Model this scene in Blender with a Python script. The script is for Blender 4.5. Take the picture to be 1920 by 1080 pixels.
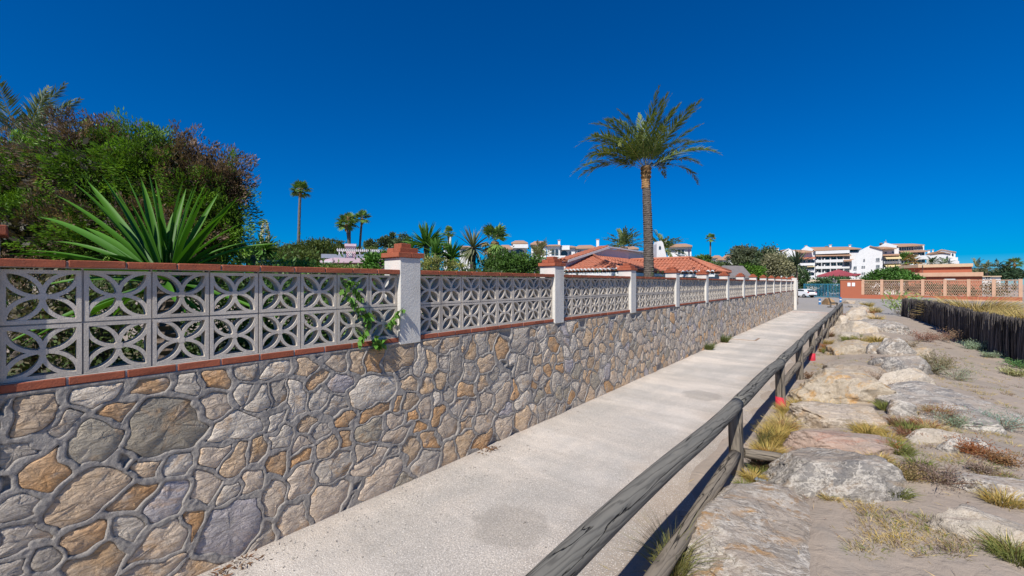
import bpy, math, random
import numpy as np
from mathutils import Vector, Matrix, noise as mnoise
R = math.radians
random.seed(7); rng = np.random.default_rng(7)
scene = bpy.context.scene
COL = scene.collection
for o in list(bpy.data.objects): bpy.data.objects.remove(o)

# ------------------------------------------------------------------ camera
FPX, HOR, EYE = 765.0, 530.3, 2.015            # focal length in pixels (1920 wide), horizon row, eye height
TH = math.atan(642 / FPX); CT, ST = math.cos(TH), math.sin(TH)
cam = bpy.data.cameras.new('camera'); camo = bpy.data.objects.new('camera', cam); COL.objects.link(camo)
camo.location = (0, 0, EYE); camo.rotation_euler = (R(90), 0, TH)
cam.sensor_width = 36; cam.lens = 36 * FPX / 1920; cam.shift_y = -(540 - HOR) / 1920
cam.clip_start = 0.05; cam.clip_end = 3000
scene.camera = camo
# ------------------------------------------------------------------ world and sun
SUN = Vector((.036, -.135, .146)).normalized()
world = bpy.data.worlds.new('World'); scene.world = world; world.use_nodes = True
wn = world.node_tree.nodes; wl = world.node_tree.links; wn.clear()
sky = wn.new('ShaderNodeTexSky'); sky.sky_type = 'NISHITA'; sky.sun_disc = False
sky.sun_elevation = math.asin(SUN.z); sky.sun_rotation = math.atan2(SUN.x, SUN.y)
sky.air_density = 1.0; sky.dust_density = 0.0; sky.ozone_density = 4.0; sky.altitude = 0
hs = wn.new('ShaderNodeHueSaturation'); hs.inputs['Hue'].default_value = .506; hs.inputs['Saturation'].default_value = 1.5; hs.inputs['Value'].default_value = 1.0
gm_ = wn.new('ShaderNodeGamma'); gm_.inputs[1].default_value = .9
tn_ = wn.new('ShaderNodeMixRGB'); tn_.blend_type = 'MULTIPLY'; tn_.inputs[0].default_value = 1.0; tn_.inputs[2].default_value = (.50, .85, 1.28, 1)   # clear-air blue cast of the photograph
bg = wn.new('ShaderNodeBackground'); bg.inputs['Strength'].default_value = 0.07
wo = wn.new('ShaderNodeOutputWorld')
wl.new(sky.outputs[0], gm_.inputs[0]); wl.new(gm_.outputs[0], tn_.inputs[1]); wl.new(tn_.outputs[0], hs.inputs['Color']); wl.new(hs.outputs[0], bg.inputs[0]); wl.new(bg.outputs[0], wo.inputs[0])
sl = bpy.data.lights.new('sun', 'SUN'); sl.energy = 4.6; sl.angle = R(.53); sl.color = (1, .955, .88)
so = bpy.data.objects.new('sun', sl); COL.objects.link(so); so.rotation_euler = (-SUN).to_track_quat('-Z', 'Y').to_euler(); so.location = (5, -10, 20)
scene.view_settings.view_transform = 'Standard'; scene.view_settings.look = 'None'
scene.view_settings.exposure = 0.35; scene.view_settings.gamma = 1.0; scene.view_settings.use_curve_mapping = False
scene.render.engine = 'CYCLES'
scene.render.resolution_x = 1024; scene.render.resolution_y = 576
scene.cycles.max_bounces = 6; scene.cycles.transparent_max_bounces = 8

# ------------------------------------------------------------------ places
def P(px, py, Z):
    X = (px - 960) / FPX * Z
    return np.array([X * CT - Z * ST, X * ST + Z * CT, EYE + (HOR - py) / FPX * Z])
def sstep(a, b, x):
    t = min(1, max(0, (x - a) / (b - a))); return t * t * (3 - 2 * t)
def nz(x, y, s, seed=0.0):
    return mnoise.noise(Vector((x * s + seed, y * s - seed, seed * 1.7)))
XW = -3.46                                    # face of the stone wall
PATH_R = -1.22
def fence_x(y): return -1.0 + .013 * y
def terrain(x, y):
    if x < XW - .1:                           # garden side: raised lawn, falling back to street level
        g = 1.18 - 1.15 * sstep(-6.0, -13.0, x) if False else 1.18 - 1.15 * sstep(0, 7, (XW - 1.5) - x)
        return g * (1 - sstep(27, 34, y)) + (-.45 * sstep(36, 58, y))
    far = -.45 * sstep(36, 58, y)
    z = 0.0
    prof = [(-9, -.07), (-1.75, -.07), (-1.45, -.03), (-1.2, .008), (-.95, .02), (-.55, .05), (-.1, .16), (.7, .24), (1.6, .2), (2.6, .06), (4, -.02), (9, .0), (14, .1), (400, .1)]
    for (xa, za), (xb, zb) in zip(prof, prof[1:]):
        if x <= xb:
            t = min(1, max(0, (x - xa) / (xb - xa))); z = za + (zb - za) * t * t * (3 - 2 * t); break
    if y > 30 and x > -9: z = z + (-.07 - z) * sstep(30, 36, y) + .075 * sstep(33, 36, y)
    amp = .35 + .65 * sstep(-.8, .6, x)
    if x > -1.6:
        z += amp * (.05 * nz(x, y, .9, 3) + .022 * nz(x, y, 2.7, 9) + .008 * nz(x, y, 8, 5)) * (1 - sstep(25, 40, y))
        z += .030 * nz(x, y, 1.3, 21) * (1 - sstep(-1.1, -.6, x)) * sstep(-1.6, -1.3, x)
    return z + far
def hit(px, py):                              # where a pixel's ray meets the ground
    d = P(px, py, 1.0) - np.array([0, 0, EYE]); o = np.array([0, 0, EYE]); t = .5; prev = t
    while t < 300:
        p = o + d * t
        if p[2] < terrain(p[0], p[1]):
            a, b = prev, t
            for _ in range(18):
                m = (a + b) / 2; q = o + d * m
                if q[2] < terrain(q[0], q[1]): b = m
                else: a = m
            q = o + d * b; return np.array([q[0], q[1], terrain(q[0], q[1])])
        prev = t; t *= 1.03
    return o + d * t
def depth(p): return -p[0] * ST + p[1] * CT
def foot(px, Z):                              # ground point under a pixel column at a given depth
    q = P(px, 500, Z); return np.array([q[0], q[1], terrain(q[0], q[1])])

# ------------------------------------------------------------------ materials
def nodes_of(name):
    m = bpy.data.materials.new(name); m.use_nodes = True
    n = m.node_tree.nodes; l = m.node_tree.links
    return m, n, l, n['Principled BSDF']
def C4(c): return (c[0], c[1], c[2], 1)
class NT:
    def __init__(s, name):
        s.m, s.n, s.l, s.b = nodes_of(name)
        s.geo = s.n.new('ShaderNodeNewGeometry'); s.pos = s.geo.outputs['Position']
        s.oi = s.n.new('ShaderNodeObjectInfo'); s.rnd = s.oi.outputs['Random']
    def put(s, sock, v):
        if hasattr(v, 'is_output'): s.l.new(v, sock)
        else: sock.default_value = v
    def math(s, op, a, b=0.0, clamp=False):
        k = s.n.new('ShaderNodeMath'); k.operation = op; k.use_clamp = clamp; s.put(k.inputs[0], a); s.put(k.inputs[1], b); return k.outputs[0]
    def vec(s, scale=(1, 1, 1), src=None, add=None, rot=None):
        k = s.n.new('ShaderNodeMapping'); s.l.new(src or s.pos, k.inputs[0]); k.inputs['Scale'].default_value = scale
        if add is not None: s.put(k.inputs['Location'], add)
        if rot is not None: k.inputs['Rotation'].default_value = rot
        return k.outputs[0]
    def objvec(s, scale=(1, 1, 1), rot=None):
        t = s.n.new('ShaderNodeTexCoord'); k = s.n.new('ShaderNodeMapping'); s.l.new(t.outputs['Object'], k.inputs[0]); k.inputs['Scale'].default_value = scale
        cmb = s.n.new('ShaderNodeCombineXYZ')
        r = s.math('MULTIPLY', s.rnd, 37.0); s.l.new(r, cmb.inputs[0]); s.l.new(r, cmb.inputs[1]); s.l.new(cmb.outputs[0], k.inputs['Location'])
        if rot: k.inputs['Rotation'].default_value = rot
        return k.outputs[0]
    def noise(s, scale, detail=4, rough=.55, vec=None, dist=0.0):
        k = s.n.new('ShaderNodeTexNoise'); k.inputs['Scale'].default_value = scale; k.inputs['Detail'].default_value = detail; k.inputs['Roughness'].default_value = rough; k.inputs['Distortion'].default_value = dist
        s.l.new(vec or s.pos, k.inputs['Vector']); return k.outputs['Fac']
    def voro(s, scale, feature='F1', vec=None, out='Distance', rand=1.0):
        k = s.n.new('ShaderNodeTexVoronoi'); k.feature = feature; k.inputs['Scale'].default_value = scale; k.inputs['Randomness'].default_value = rand
        s.l.new(vec or s.pos, k.inputs['Vector']); return k.outputs[out]
    def wave(s, scale, dist=4, detail=2, vec=None, dscale=1.0, bands='X'):
        k = s.n.new('ShaderNodeTexWave'); k.bands_direction = bands; k.inputs['Scale'].default_value = scale; k.inputs['Distortion'].default_value = dist; k.inputs['Detail'].default_value = detail; k.inputs['Detail Scale'].default_value = dscale
        s.l.new(vec or s.pos, k.inputs['Vector']); return k.outputs['Fac']
    def ramp(s, fac, stops):
        k = s.n.new('ShaderNodeValToRGB'); s.l.new(fac, k.inputs[0]); e = k.color_ramp.elements
        while len(e) < len(stops): e.new(.5)
        for q, (p, c) in zip(e, stops): q.position = p; q.color = C4(c) if not isinstance(c, (int, float)) else (c, c, c, 1)
        return k.outputs[0]
    def mix(s, fac, a, b, mode='MIX'):
        k = s.n.new('ShaderNodeMixRGB'); k.blend_type = mode; s.put(k.inputs[0], fac)
        s.put(k.inputs[1], C4(a) if isinstance(a, tuple) and len(a) == 3 else a); s.put(k.inputs[2], C4(b) if isinstance(b, tuple) and len(b) == 3 else b); return k.outputs[0]
    def rvalue(s, col, amt):                  # per-object brightness
        h = s.n.new('ShaderNodeHueSaturation'); s.l.new(col, h.inputs['Color']); s.l.new(s.math('ADD', s.math('MULTIPLY', s.rnd, amt), 1 - amt / 2), h.inputs['Value']); return h.outputs[0]
    def attr(s, name='Col'):
        k = s.n.new('ShaderNodeAttribute'); k.attribute_name = name; return k.outputs['Color']
    def bump(s, h, strength=.5, dist=.01, prev=None):
        k = s.n.new('ShaderNodeBump'); k.inputs['Strength'].default_value = strength; k.inputs['Distance'].default_value = dist; s.l.new(h, k.inputs['Height'])
        if prev is not None: s.l.new(prev, k.inputs['Normal'])
        return k.outputs[0]
    def done(s, col, rough=.85, nrm=None, spec=.25, metal=0.0):
        s.put(s.b.inputs['Base Color'], C4(col) if isinstance(col, tuple) else col); s.put(s.b.inputs['Roughness'], rough)
        s.b.inputs['Specular IOR Level'].default_value = spec; s.b.inputs['Metallic'].default_value = metal
        if nrm is not None: s.l.new(nrm, s.b.inputs['Normal'])
        return s.m
MATS = {}
def simple(name, c1, c2=None, scale=6, rough=.85, bump=0, bscale=60, rv=0, spec=.25, bdist=.005, detail=5, metal=0.0):
    if name in MATS: return MATS[name]
    t = NT(name); c2 = c2 or tuple(x * .8 for x in c1)
    col = t.mix(t.ramp(t.noise(scale, detail), [(.35, 0.0), (.65, 1.0)]), c1, c2)
    if rv: col = t.rvalue(col, rv)
    n = t.bump(t.noise(bscale, 4), bump, bdist) if bump else None
    MATS[name] = t.done(col, rough, n, spec, metal); return MATS[name]
def leafmat(name, rough=.5, transl=.3, spec=.3, gain=1.0):
    if name in MATS: return MATS[name]
    t = NT(name); c = t.mix(1.0, t.attr('Col'), (gain, gain, gain), 'MULTIPLY')
    t.done(c, rough, None, spec)
    tr = t.n.new('ShaderNodeBsdfTranslucent'); g = t.mix(1.0, c, (1.0, 1.05, .45), 'MULTIPLY'); t.l.new(g, tr.inputs[0])
    mx = t.n.new('ShaderNodeMixShader'); mx.inputs[0].default_value = transl
    t.l.new(t.b.outputs[0], mx.inputs[1]); t.l.new(tr.outputs[0], mx.inputs[2]); t.l.new(mx.outputs[0], t.n['Material Output'].inputs[0])
    MATS[name] = t.m; return t.m
LEAF = leafmat('leaf', gain=1.45); GLOSS = leafmat('glossy_leaf', .5, .25, .25, 1.25); DRY = leafmat('dry_leaf', .8, .25, .1)

def mat_stone(name, a, b, c):
    t = NT(name); v = t.objvec((1, 1, 1))
    big = t.noise(5, 3, .5, v); fine = t.noise(22, 6, .65, v, .4)
    col = t.mix(t.ramp(big, [(.38, 0.0), (.62, 1.0)]), a, b)
    col = t.mix(t.ramp(fine, [(.45, 0.0), (.75, .75)]), col, c)
    col = t.mix(t.ramp(t.noise(4.5, 4, .6, v, .6), [(.56, 0.0), (.68, .7)]), col, (.50, .33, .18))
    col = t.mix(t.ramp(t.noise(6, 4, .6, t.objvec((1, 1, 1), (1, 2, 3))), [(.6, 0.0), (.7, .6)]), col, (.40, .385, .37))
    col = t.mix(t.ramp(t.noise(140, 3, .7, v), [(.3, .35), (.6, 0.0)]), col, (.12, .10, .08))
    col = t.mix(1.0, col, (1.31, 1.22, 1.10), 'MULTIPLY'); col = t.rvalue(col, .28)
    cl = t.ramp(t.noise(9, 5, .6, t.objvec((1, 1.2, 2.6)), .8), [(.3, 0.0), (.46, .45), (.5, .62), (.7, 1.0)])
    n = t.bump(cl, .75, .022); n = t.bump(t.noise(45, 6, .7, v), .7, .010, n)
    return t.done(col, .9, n, .15)
STONE = {
    'g': mat_stone('stone_grey', (.42, .39, .355), (.35, .33, .305), (.50, .46, .41)),
    'v': mat_stone('stone_olive', (.34, .315, .265), (.27, .26, .235), (.40, .36, .29)),
    'w': mat_stone('stone_pale', (.56, .52, .465), (.47, .445, .41), (.64, .59, .52)),
    'b': mat_stone('stone_beige', (.52, .445, .37), (.43, .38, .33), (.58, .51, .43)),
    't': mat_stone('stone_tan', (.54, .41, .28), (.43, .35, .275), (.58, .49, .385)),
    'o': mat_stone('stone_ochre', (.53, .315, .155), (.43, .315, .215), (.58, .42, .27)),
    'l': mat_stone('stone_lilac', (.43, .41, .445), (.36, .355, .385), (.52, .50, .50)),
}
def mat_mortar():
    t = NT('mortar'); col = t.mix(t.ramp(t.noise(3.5, 4), [(.35, 0.0), (.65, 1.0)]), (.33, .30, .265), (.41, .37, .325))
    col = t.mix(t.ramp(t.noise(160, 3, .7), [(.35, .5), (.6, 0.0)]), col, (.12, .11, .10))
    n = t.bump(t.noise(130, 5, .7), .6, .007); n = t.bump(t.noise(26, 3, .6), .5, .012, n)
    return t.done(col, .95, n, .1)
MORTAR = mat_mortar()
def mat_brick():
    t = NT('brick'); col = t.mix(t.ramp(t.noise(14, 5), [(.3, 0.0), (.7, 1.0)]), (.36, .105, .055), (.27, .085, .05))
    col = t.rvalue(col, .35); col = t.mix(t.ramp(t.noise(38, 4, .6), [(.62, 0.0), (.78, .4)]), col, (.5, .38, .3))
    return t.done(col, .9, t.bump(t.noise(90, 5, .7), .6, .006), .15)
BRICK = mat_brick()
def mat_block():
    t = NT('concrete_block'); col = t.mix(t.ramp(t.noise(7, 4), [(.3, 0.0), (.7, 1.0)]), (.64, .57, .48), (.54, .485, .415)); col = t.rvalue(col, .16)
    col = t.mix(t.ramp(t.noise(190, 2, .7), [(.36, .35), (.55, 0.0)]), col, (.2, .19, .17))
    col = t.mix(t.ramp(t.noise(4.2, 6, .7, t.vec((1, 1, .45))), [(.52, 0.0), (.7, .5)]), col, (.30, .255, .205))
    n = t.bump(t.noise(170, 4, .7), .5, .004); return t.done(col, .92, t.bump(t.noise(28, 5, .7), .4, .008, n), .12)
BLOCK = mat_block()
def mat_render(name, a, b, bump=.5):
    t = NT(name); col = t.mix(t.ramp(t.noise(2.5, 5), [(.35, 0.0), (.65, 1.0)]), a, b)
    if bump > .3: col = t.mix(t.ramp(t.noise(5, 6, .7, t.vec((1, 1, .3))), [(.5, 0.0), (.72, .45)]), col, (.40, .36, .30))
    return t.done(col, .9, t.bump(t.noise(55, 5, .7), bump, .01), .15)
RENDER = mat_render('pillar_render', (.66, .63, .57), (.58, .56, .52)); HOUSE = mat_render('house_render', (.68, .675, .66), (.62, .615, .605), .1)
def mat_path():
    t = NT('path_concrete')
    v = t.vec((.5, .16, 1), rot=(0, 0, R(12)))
    a = t.ramp(t.noise(1.1, 5, .6), [(.36, 0.0), (.64, 1.0)])
    col = t.mix(a, (.61, .54, .47), (.49, .455, .42))
    col = t.mix(t.ramp(t.noise(2.2, 5, .65, v), [(.40, .9), (.58, 0.0)]), col, (.40, .375, .345))
    col = t.mix(t.ramp(t.noise(.9, 3, .6, t.vec((.25, .9, 1))), [(.50, 0.0), (.60, .6)]), col, (.62, .55, .48))
    # sand washed on the edges
    sx = t.n.new('ShaderNodeSeparateXYZ'); t.l.new(t.pos, sx.inputs[0])
    edge = t.math('ADD', t.math('MULTIPLY', t.math('SUBTRACT', sx.outputs[0], -1.95), 1.6), t.math('MULTIPLY', t.math('SUBTRACT', t.noise(1.7, 4), .5), 1.6), True)
    col = t.mix(edge, col, (.36, .295, .235))
    edge2 = t.math('ADD', t.math('MULTIPLY', t.math('SUBTRACT', XW + .16, sx.outputs[0]), 3.5), t.math('MULTIPLY', t.math('SUBTRACT', t.noise(2.7, 4), .4), 1.6), True)
    col = t.mix(t.math('MULTIPLY', edge2, .7), col, (.40, .33, .27))
    band = t.ramp(t.noise(1.3, 4, .6, t.vec((.22, 1.0, 1), rot=(0, 0, R(14)))), [(.44, 0.0), (.54, 1.0)]); gritty = t.noise(60, 4, .75); col = t.mix(t.math('MULTIPLY', band, t.ramp(gritty, [(.38, .75), (.6, 0.0)])), col, (.27, .25, .225)); agg = t.voro(75); col = t.mix(t.ramp(agg, [(.12, .85), (.32, 0.0)]), col, (.80, .77, .72))
    col = t.mix(t.ramp(t.noise(100, 3, .75), [(.36, .8), (.52, 0.0)]), col, (.24, .22, .2)); col = t.mix(1.0, col, (1.17, 1.16, 1.14), 'MULTIPLY')
    # the rounded worn patches
    for (cx, cy, r, k) in PATCHES:
        dx = t.math('SUBTRACT', sx.outputs[0], cx); dy = t.math('SUBTRACT', sx.outputs[1], cy)
        d = t.math('SQRT', t.math('ADD', t.math('MULTIPLY', dx, dx), t.math('MULTIPLY', dy, dy)))
        d = t.math('ADD', t.math('DIVIDE', d, r), t.math('MULTIPLY', t.math('SUBTRACT', t.noise(4.5, 5, .7), .5), 1.1))
        col = t.mix(t.math('MULTIPLY', t.ramp(d, [(.78, k), (1.0, 0.0)]), t.ramp(t.noise(55, 4, .8), [(.36, 1.0), (.62, .25)])), col, (.29, .26, .225))
    n = t.bump(t.noise(70, 5, .75), .8, .012); n = t.bump(t.noise(5, 4), .4, .03, n)
    return t.done(col, .93, n, .15)
pa = P(955, 985, 1); 
def flat(px, py): 
    Z = EYE * FPX / (py - HOR); q = P(px, py, Z); return q[0], q[1]
PATCHES = [flat(955, 985) + (.34, .8), flat(1315, 741) + (.36, .85), flat(1150, 700) + (.5, .3), flat(640, 990) + (.5, .25), flat(1440, 650) + (.7, .35)]
PATHM = mat_path()
def mat_sand():
    t = NT('sand')
    col = t.mix(t.ramp(t.noise(.8, 5, .6), [(.35, 0.0), (.65, 1.0)]), (.37, .30, .24), (.31, .26, .21))
    col = t.mix(t.ramp(t.noise(3.2, 6, .7), [(.5, 0.0), (.7, .45)]), col, (.285, .255, .225))
    sx = t.n.new('ShaderNodeSeparateXYZ'); t.l.new(t.pos, sx.inputs[0])
    grey = t.math('MULTIPLY', t.math('SUBTRACT', sx.outputs[1], 28.0), .12, True)
    col = t.mix(grey, col, t.mix(t.noise(.4, 4), (.36, .33, .30), (.29, .275, .26)))
    col = t.mix(t.ramp(t.noise(140, 3, .7), [(.33, .4), (.5, 0.0)]), col, (.2, .17, .14))
    n = t.bump(t.noise(7, 5, .6, None, .6), .7, .035); n = t.bump(t.noise(160, 3, .7), .4, .004, n)
    return t.done(col, .96, n, .08)
SAND = mat_sand()
def mat_boulder(name, base, b2, stain, vein, samt, vamt):
    t = NT(name); v = t.objvec((1, 1, 1)); vs = t.objvec((1.0, 2.6, 1.6), (.3, .2, .7))
    col = t.mix(t.ramp(t.noise(3.2, 5, .6, v), [(.36, 0.0), (.64, 1.0)]), base, b2)
    col = t.mix(t.math('MULTIPLY', t.ramp(t.noise(2.3, 5, .65, vs, .7), [(.52, 0.0), (.63, 1.0)]), samt), col, stain)
    w = t.noise(1.7, 6, .7, vs, .6); w2 = t.noise(3.6, 6, .68, v, .5)
    ve = t.ramp(w, [(.47, 0.0), (.495, 1.0), (.51, 1.0), (.54, 0.0)]); ve2 = t.ramp(w2, [(.475, 0.0), (.5, 1.0), (.525, 0.0)])
    col = t.mix(t.math('MULTIPLY', ve, vamt), col, vein); col = t.mix(t.math('MULTIPLY', ve2, vamt * .8), col, vein)
    col = t.mix(t.ramp(t.noise(30, 5, .7, v), [(.32, .5), (.48, 0.0)]), col, tuple(x * .45 for x in base))
    sep = t.n.new('ShaderNodeSeparateXYZ'); t.l.new(t.geo.outputs['Normal'], sep.inputs[0])    # blown sand lies on the flat tops
    top = t.math('MULTIPLY', t.ramp(sep.outputs[2], [(.8, 0.0), (.95, 1.0)]), t.ramp(t.noise(2.6, 5, .7), [(.46, 0.0), (.6, .85)]))
    col = t.mix(1.0, col, (.86, .82, .77), 'MULTIPLY'); col = t.mix(top, col, (.38, .315, .255)); col = t.rvalue(col, .2)
    n = t.bump(t.noise(4, 6, .66, t.objvec((1, 1.5, 1.3), (.3, .2, .7)), .3), .9, .05); n = t.bump(t.noise(26, 6, .75, v), .9, .02, n); n = t.bump(t.ramp(t.noise(2.2, 5, .6, vs, 1.0), [(.48, 1.0), (.5, 0.0), (.52, 1.0)]), .5, .02, n)
    return t.done(col, .85, n, .2)
BOULDER = {
    'grey': mat_boulder('boulder_grey', (.36, .34, .315), (.22, .22, .225), (.44, .31, .18), (.66, .63, .58), .5, .9),
    'slab': mat_boulder('boulder_slab', (.41, .355, .295), (.33, .305, .28), (.47, .28, .12), (.66, .63, .58), .9, .85),
    'yellow': mat_boulder('boulder_yellow', (.53, .45, .34), (.44, .39, .32), (.54, .32, .12), (.66, .60, .50), .9, .5),
    'white': mat_boulder('boulder_white', (.56, .50, .42), (.46, .425, .375), (.52, .39, .24), (.70, .65, .57), .5, .5),
    'orange': mat_boulder('boulder_orange', (.50, .31, .15), (.42, .30, .19), (.52, .27, .09), (.60, .50, .38), .7, .3),
    'pink': mat_boulder('boulder_pink', (.43, .315, .26), (.38, .31, .265), (.38, .16, .10), (.56, .45, .39), .6, .4),
    'tan': mat_boulder('boulder_tan', (.48, .40, .31), (.38, .335, .285), (.48, .31, .16), (.64, .58, .50), .6, .6),
}
def mat_wood(name, a, b, dark):
    t = NT(name); v = t.objvec((1, 1, .09))
    w = t.noise(16, 6, .6, v, 1.6); wv = t.wave(9, 9, 3, t.objvec((1.6, 1.6, .16)), 1.3, 'DIAGONAL')
    col = t.mix(t.ramp(w, [(.3, 0.0), (.7, 1.0)]), a, b); col = t.mix(t.ramp(wv, [(.0, .55), (.25, 0.0)]), col, dark)
    cr = t.ramp(t.noise(5, 4, .5, t.objvec((1.8, 1.8, .12)), .6), [(.485, 0.0), (.5, 1.0), (.512, 0.0)])
    col = t.mix(t.math('MULTIPLY', cr, .9), col, (.02, .018, .016))
    n = t.bump(wv, .35, .006); n = t.bump(t.math('SUBTRACT', 1.0, cr), .9, .02, n); n = t.bump(t.noise(50, 4, .6, v), .5, .006, n)
    return t.done(col, .85, n, .2)
WOOD = mat_wood('weathered_rail', (.20, .185, .155), (.135, .13, .115), (.06, .056, .05)); WOOD2 = mat_wood('weathered_post', (.24, .20, .15), (.17, .145, .115), (.09, .075, .06))
REDP = simple('red_paint', (.55, .03, .05), (.42, .03, .05), 20, .7, .3)
GLASS = simple('window_glass', (.03, .045, .06), (.05, .07, .085), 3, .15, spec=.6)
SHADEW = simple('shutter_white', (.7, .7, .69), (.6, .6, .6), 3)
TILE = None
def mat_tile(name, a, b, dark):
    t = NT(name); col = t.mix(t.ramp(t.noise(3, 5, .6), [(.32, 0.0), (.68, 1.0)]), a, b)
    col = t.mix(t.ramp(t.voro(4.2, 'F1', None, 'Color'), [(.2, 0.0), (.9, .5)]), col, dark); 
    return t.done(col, .9, t.bump(t.noise(30, 4), .4, .01), .15)
TILE = mat_tile('roof_tile', (.50, .175, .10), (.42, .17, .11), (.30, .12, .08)); TILE2 = mat_tile('roof_tile_pale', (.46, .27, .17), (.38, .24, .16), (.30, .19, .13))
BARK = simple('bark', (.16, .12, .09), (.09, .07, .055), 14, .95, .8, 40, bdist=.02)

# ------------------------------------------------------------------ meshes
def mesh(name, V, F, cols=None, smooth=False):
    me = bpy.data.meshes.new(name)
    V = np.asarray(V, dtype=np.float32).reshape(-1, 3)
    if isinstance(F, np.ndarray):
        n, k = F.shape; me.vertices.add(len(V)); me.vertices.foreach_set('co', V.ravel())
        me.loops.add(n * k); me.loops.foreach_set('vertex_index', F.astype(np.int32).ravel())
        me.polygons.add(n); me.polygons.foreach_set('loop_start', np.arange(0, n * k, k, dtype=np.int32))
        me.update(calc_edges=True)
    else:
        me.from_pydata(V.tolist(), [], F); me.update()
    if cols is not None:
        a = me.color_attributes.new('Col', 'FLOAT_COLOR', 'POINT'); c = np.ones((len(V), 4), dtype=np.float32); c[:, :3] = cols; a.data.foreach_set('color', c.ravel())
    if smooth: me.polygons.foreach_set('use_smooth', np.ones(len(me.polygons), dtype=bool))
    return me
def link(name, me, mat, parent=None, loc=None):
    o = bpy.data.objects.new(name, me); COL.objects.link(o)
    if me is not None and mat is not None and not me.materials: me.materials.append(mat)
    if parent is not None: o.parent = parent
    if loc is not None: o.location = [float(x) for x in loc]
    return o
def tag(o, label, cat, group=None):
    o['label'] = label; o['category'] = cat
    if group: o['group'] = group
    return o
def thing(name, label, cat, loc=(0, 0, 0), rz=0, group=None):
    o = bpy.data.objects.new(name, None); COL.objects.link(o); o.empty_display_size = .2
    o.location = [float(x) for x in loc]; o.rotation_euler = (0, 0, rz); return tag(o, label, cat, group)
def struct(o): o['kind'] = 'structure'; return o
def stuff(o): o['kind'] = 'stuff'; return o
class MB:
    def __init__(s): s.v = []; s.f = []
    def add(s, V, F):
        k = len(s.v); s.v += [tuple(map(float, p)) for p in V]; s.f += [tuple(i + k for i in q) for q in F]; return s
    def box(s, x0, x1, y0, y1, z0, z1, M=None):
        V = [(x, y, z) for z in (z0, z1) for y in (y0, y1) for x in (x0, x1)]
        if M is not None: V = [tuple(M @ Vector(p)) for p in V]
        return s.add(V, [(0, 2, 3, 1), (4, 5, 7, 6), (0, 1, 5, 4), (2, 6, 7, 3), (0, 4, 6, 2), (1, 3, 7, 5)])
    def bevbox(s, x0, x1, y0, y1, z0, z1, b, j=0.0):   # chamfered box
        V = []; 
        for ix, x in ((0, x0), (1, x1)):
            for iy, y in ((0, y0), (1, y1)):
                for iz, z in ((0, z0), (1, z1)):
                    sx, sy, sz = (1, -1)[ix], (1, -1)[iy], (1, -1)[iz]
                    V += [(x, y + sy * b, z + sz * b), (x + sx * b, y, z + sz * b), (x + sx * b, y + sy * b, z)]
        if j: V = [tuple(c + random.uniform(-j, j) for c in p) for p in V]
        k = lambda ix, iy, iz, a: (ix * 4 + iy * 2 + iz) * 3 + a
        F = []
        for ix in (0, 1): q = [k(ix, 0, 0, 0), k(ix, 1, 0, 0), k(ix, 1, 1, 0), k(ix, 0, 1, 0)]; F.append(q if ix else q[::-1])
        for iy in (0, 1): q = [k(0, iy, 0, 1), k(0, iy, 1, 1), k(1, iy, 1, 1), k(1, iy, 0, 1)]; F.append(q if iy else q[::-1])
        for iz in (0, 1): q = [k(0, 0, iz, 2), k(1, 0, iz, 2), k(1, 1, iz, 2), k(0, 1, iz, 2)]; F.append(q if iz else q[::-1])
        for a in (0, 1):
            for c in (0, 1):
                F.append((k(a, c, 0, 0), k(a, c, 1, 0), k(a, c, 1, 1), k(a, c, 0, 1)))
                F.append((k(a, 0, c, 0), k(a, 1, c, 0), k(a, 1, c, 2), k(a, 0, c, 2)))
                F.append((k(0, a, c, 1), k(1, a, c, 1), k(1, a, c, 2), k(0, a, c, 2)))
        for ix in (0, 1):
            for iy in (0, 1):
                for iz in (0, 1): F.append((k(ix, iy, iz, 0), k(ix, iy, iz, 1), k(ix, iy, iz, 2)))
        return s.add(V, F)
    def tube(s, pts, rad, n=8, cap=True, jit=0.0):
        pts = [Vector(p) for p in pts]; V = []; F = []
        up = Vector((0, 0, 1)) if abs((pts[-1] - pts[0]).normalized().z) < .9 else Vector((1, 0, 0))
        for i, p in enumerate(pts):
            d = (pts[min(i + 1, len(pts) - 1)] - pts[max(i - 1, 0)]).normalized(); a = d.cross(up).normalized(); b = a.cross(d)
            r = rad[i] if hasattr(rad, '__len__') else rad
            for q in range(n):
                t = 2 * math.pi * q / n; rr = r * (1 + random.uniform(-jit, jit)); V.append(p + a * math.cos(t) * rr + b * math.sin(t) * rr)
        for i in range(len(pts) - 1):
            for q in range(n): F.append((i * n + q, i * n + (q + 1) % n, (i + 1) * n + (q + 1) % n, (i + 1) * n + q))
        if cap: F.append(tuple(range(n))[::-1]); F.append(tuple(range((len(pts) - 1) * n, len(pts) * n)))
        return s.add(V, F)
    def prism(s, poly, axis, a, b):            # polygon (2D) extruded along an axis: 0=x (poly y,z), 1=y (poly x,z), 2=z (poly x,y)
        def pt(p, t): return [(t, p[0], p[1]), (p[0], t, p[1]), (p[0], p[1], t)][axis]
        n = len(poly); V = [pt(p, a) for p in poly] + [pt(p, b) for p in poly]
        F = [tuple(range(n)), tuple(range(n, 2 * n))[::-1]] + [(i, i + n, (i + 1) % n + n, (i + 1) % n) for i in range(n)]
        return s.add(V, F)
    def mesh(s, name, smooth=False):
        me = mesh(name, s.v, s.f, None, smooth); 
        import bmesh
        bm = bmesh.new(); bm.from_mesh(me); bmesh.ops.recalc_face_normals(bm, faces=bm.faces); bm.to_mesh(me); bm.free(); 
        if smooth: me.polygons.foreach_set('use_smooth', np.ones(len(me.polygons), dtype=bool))
        return me
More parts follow.
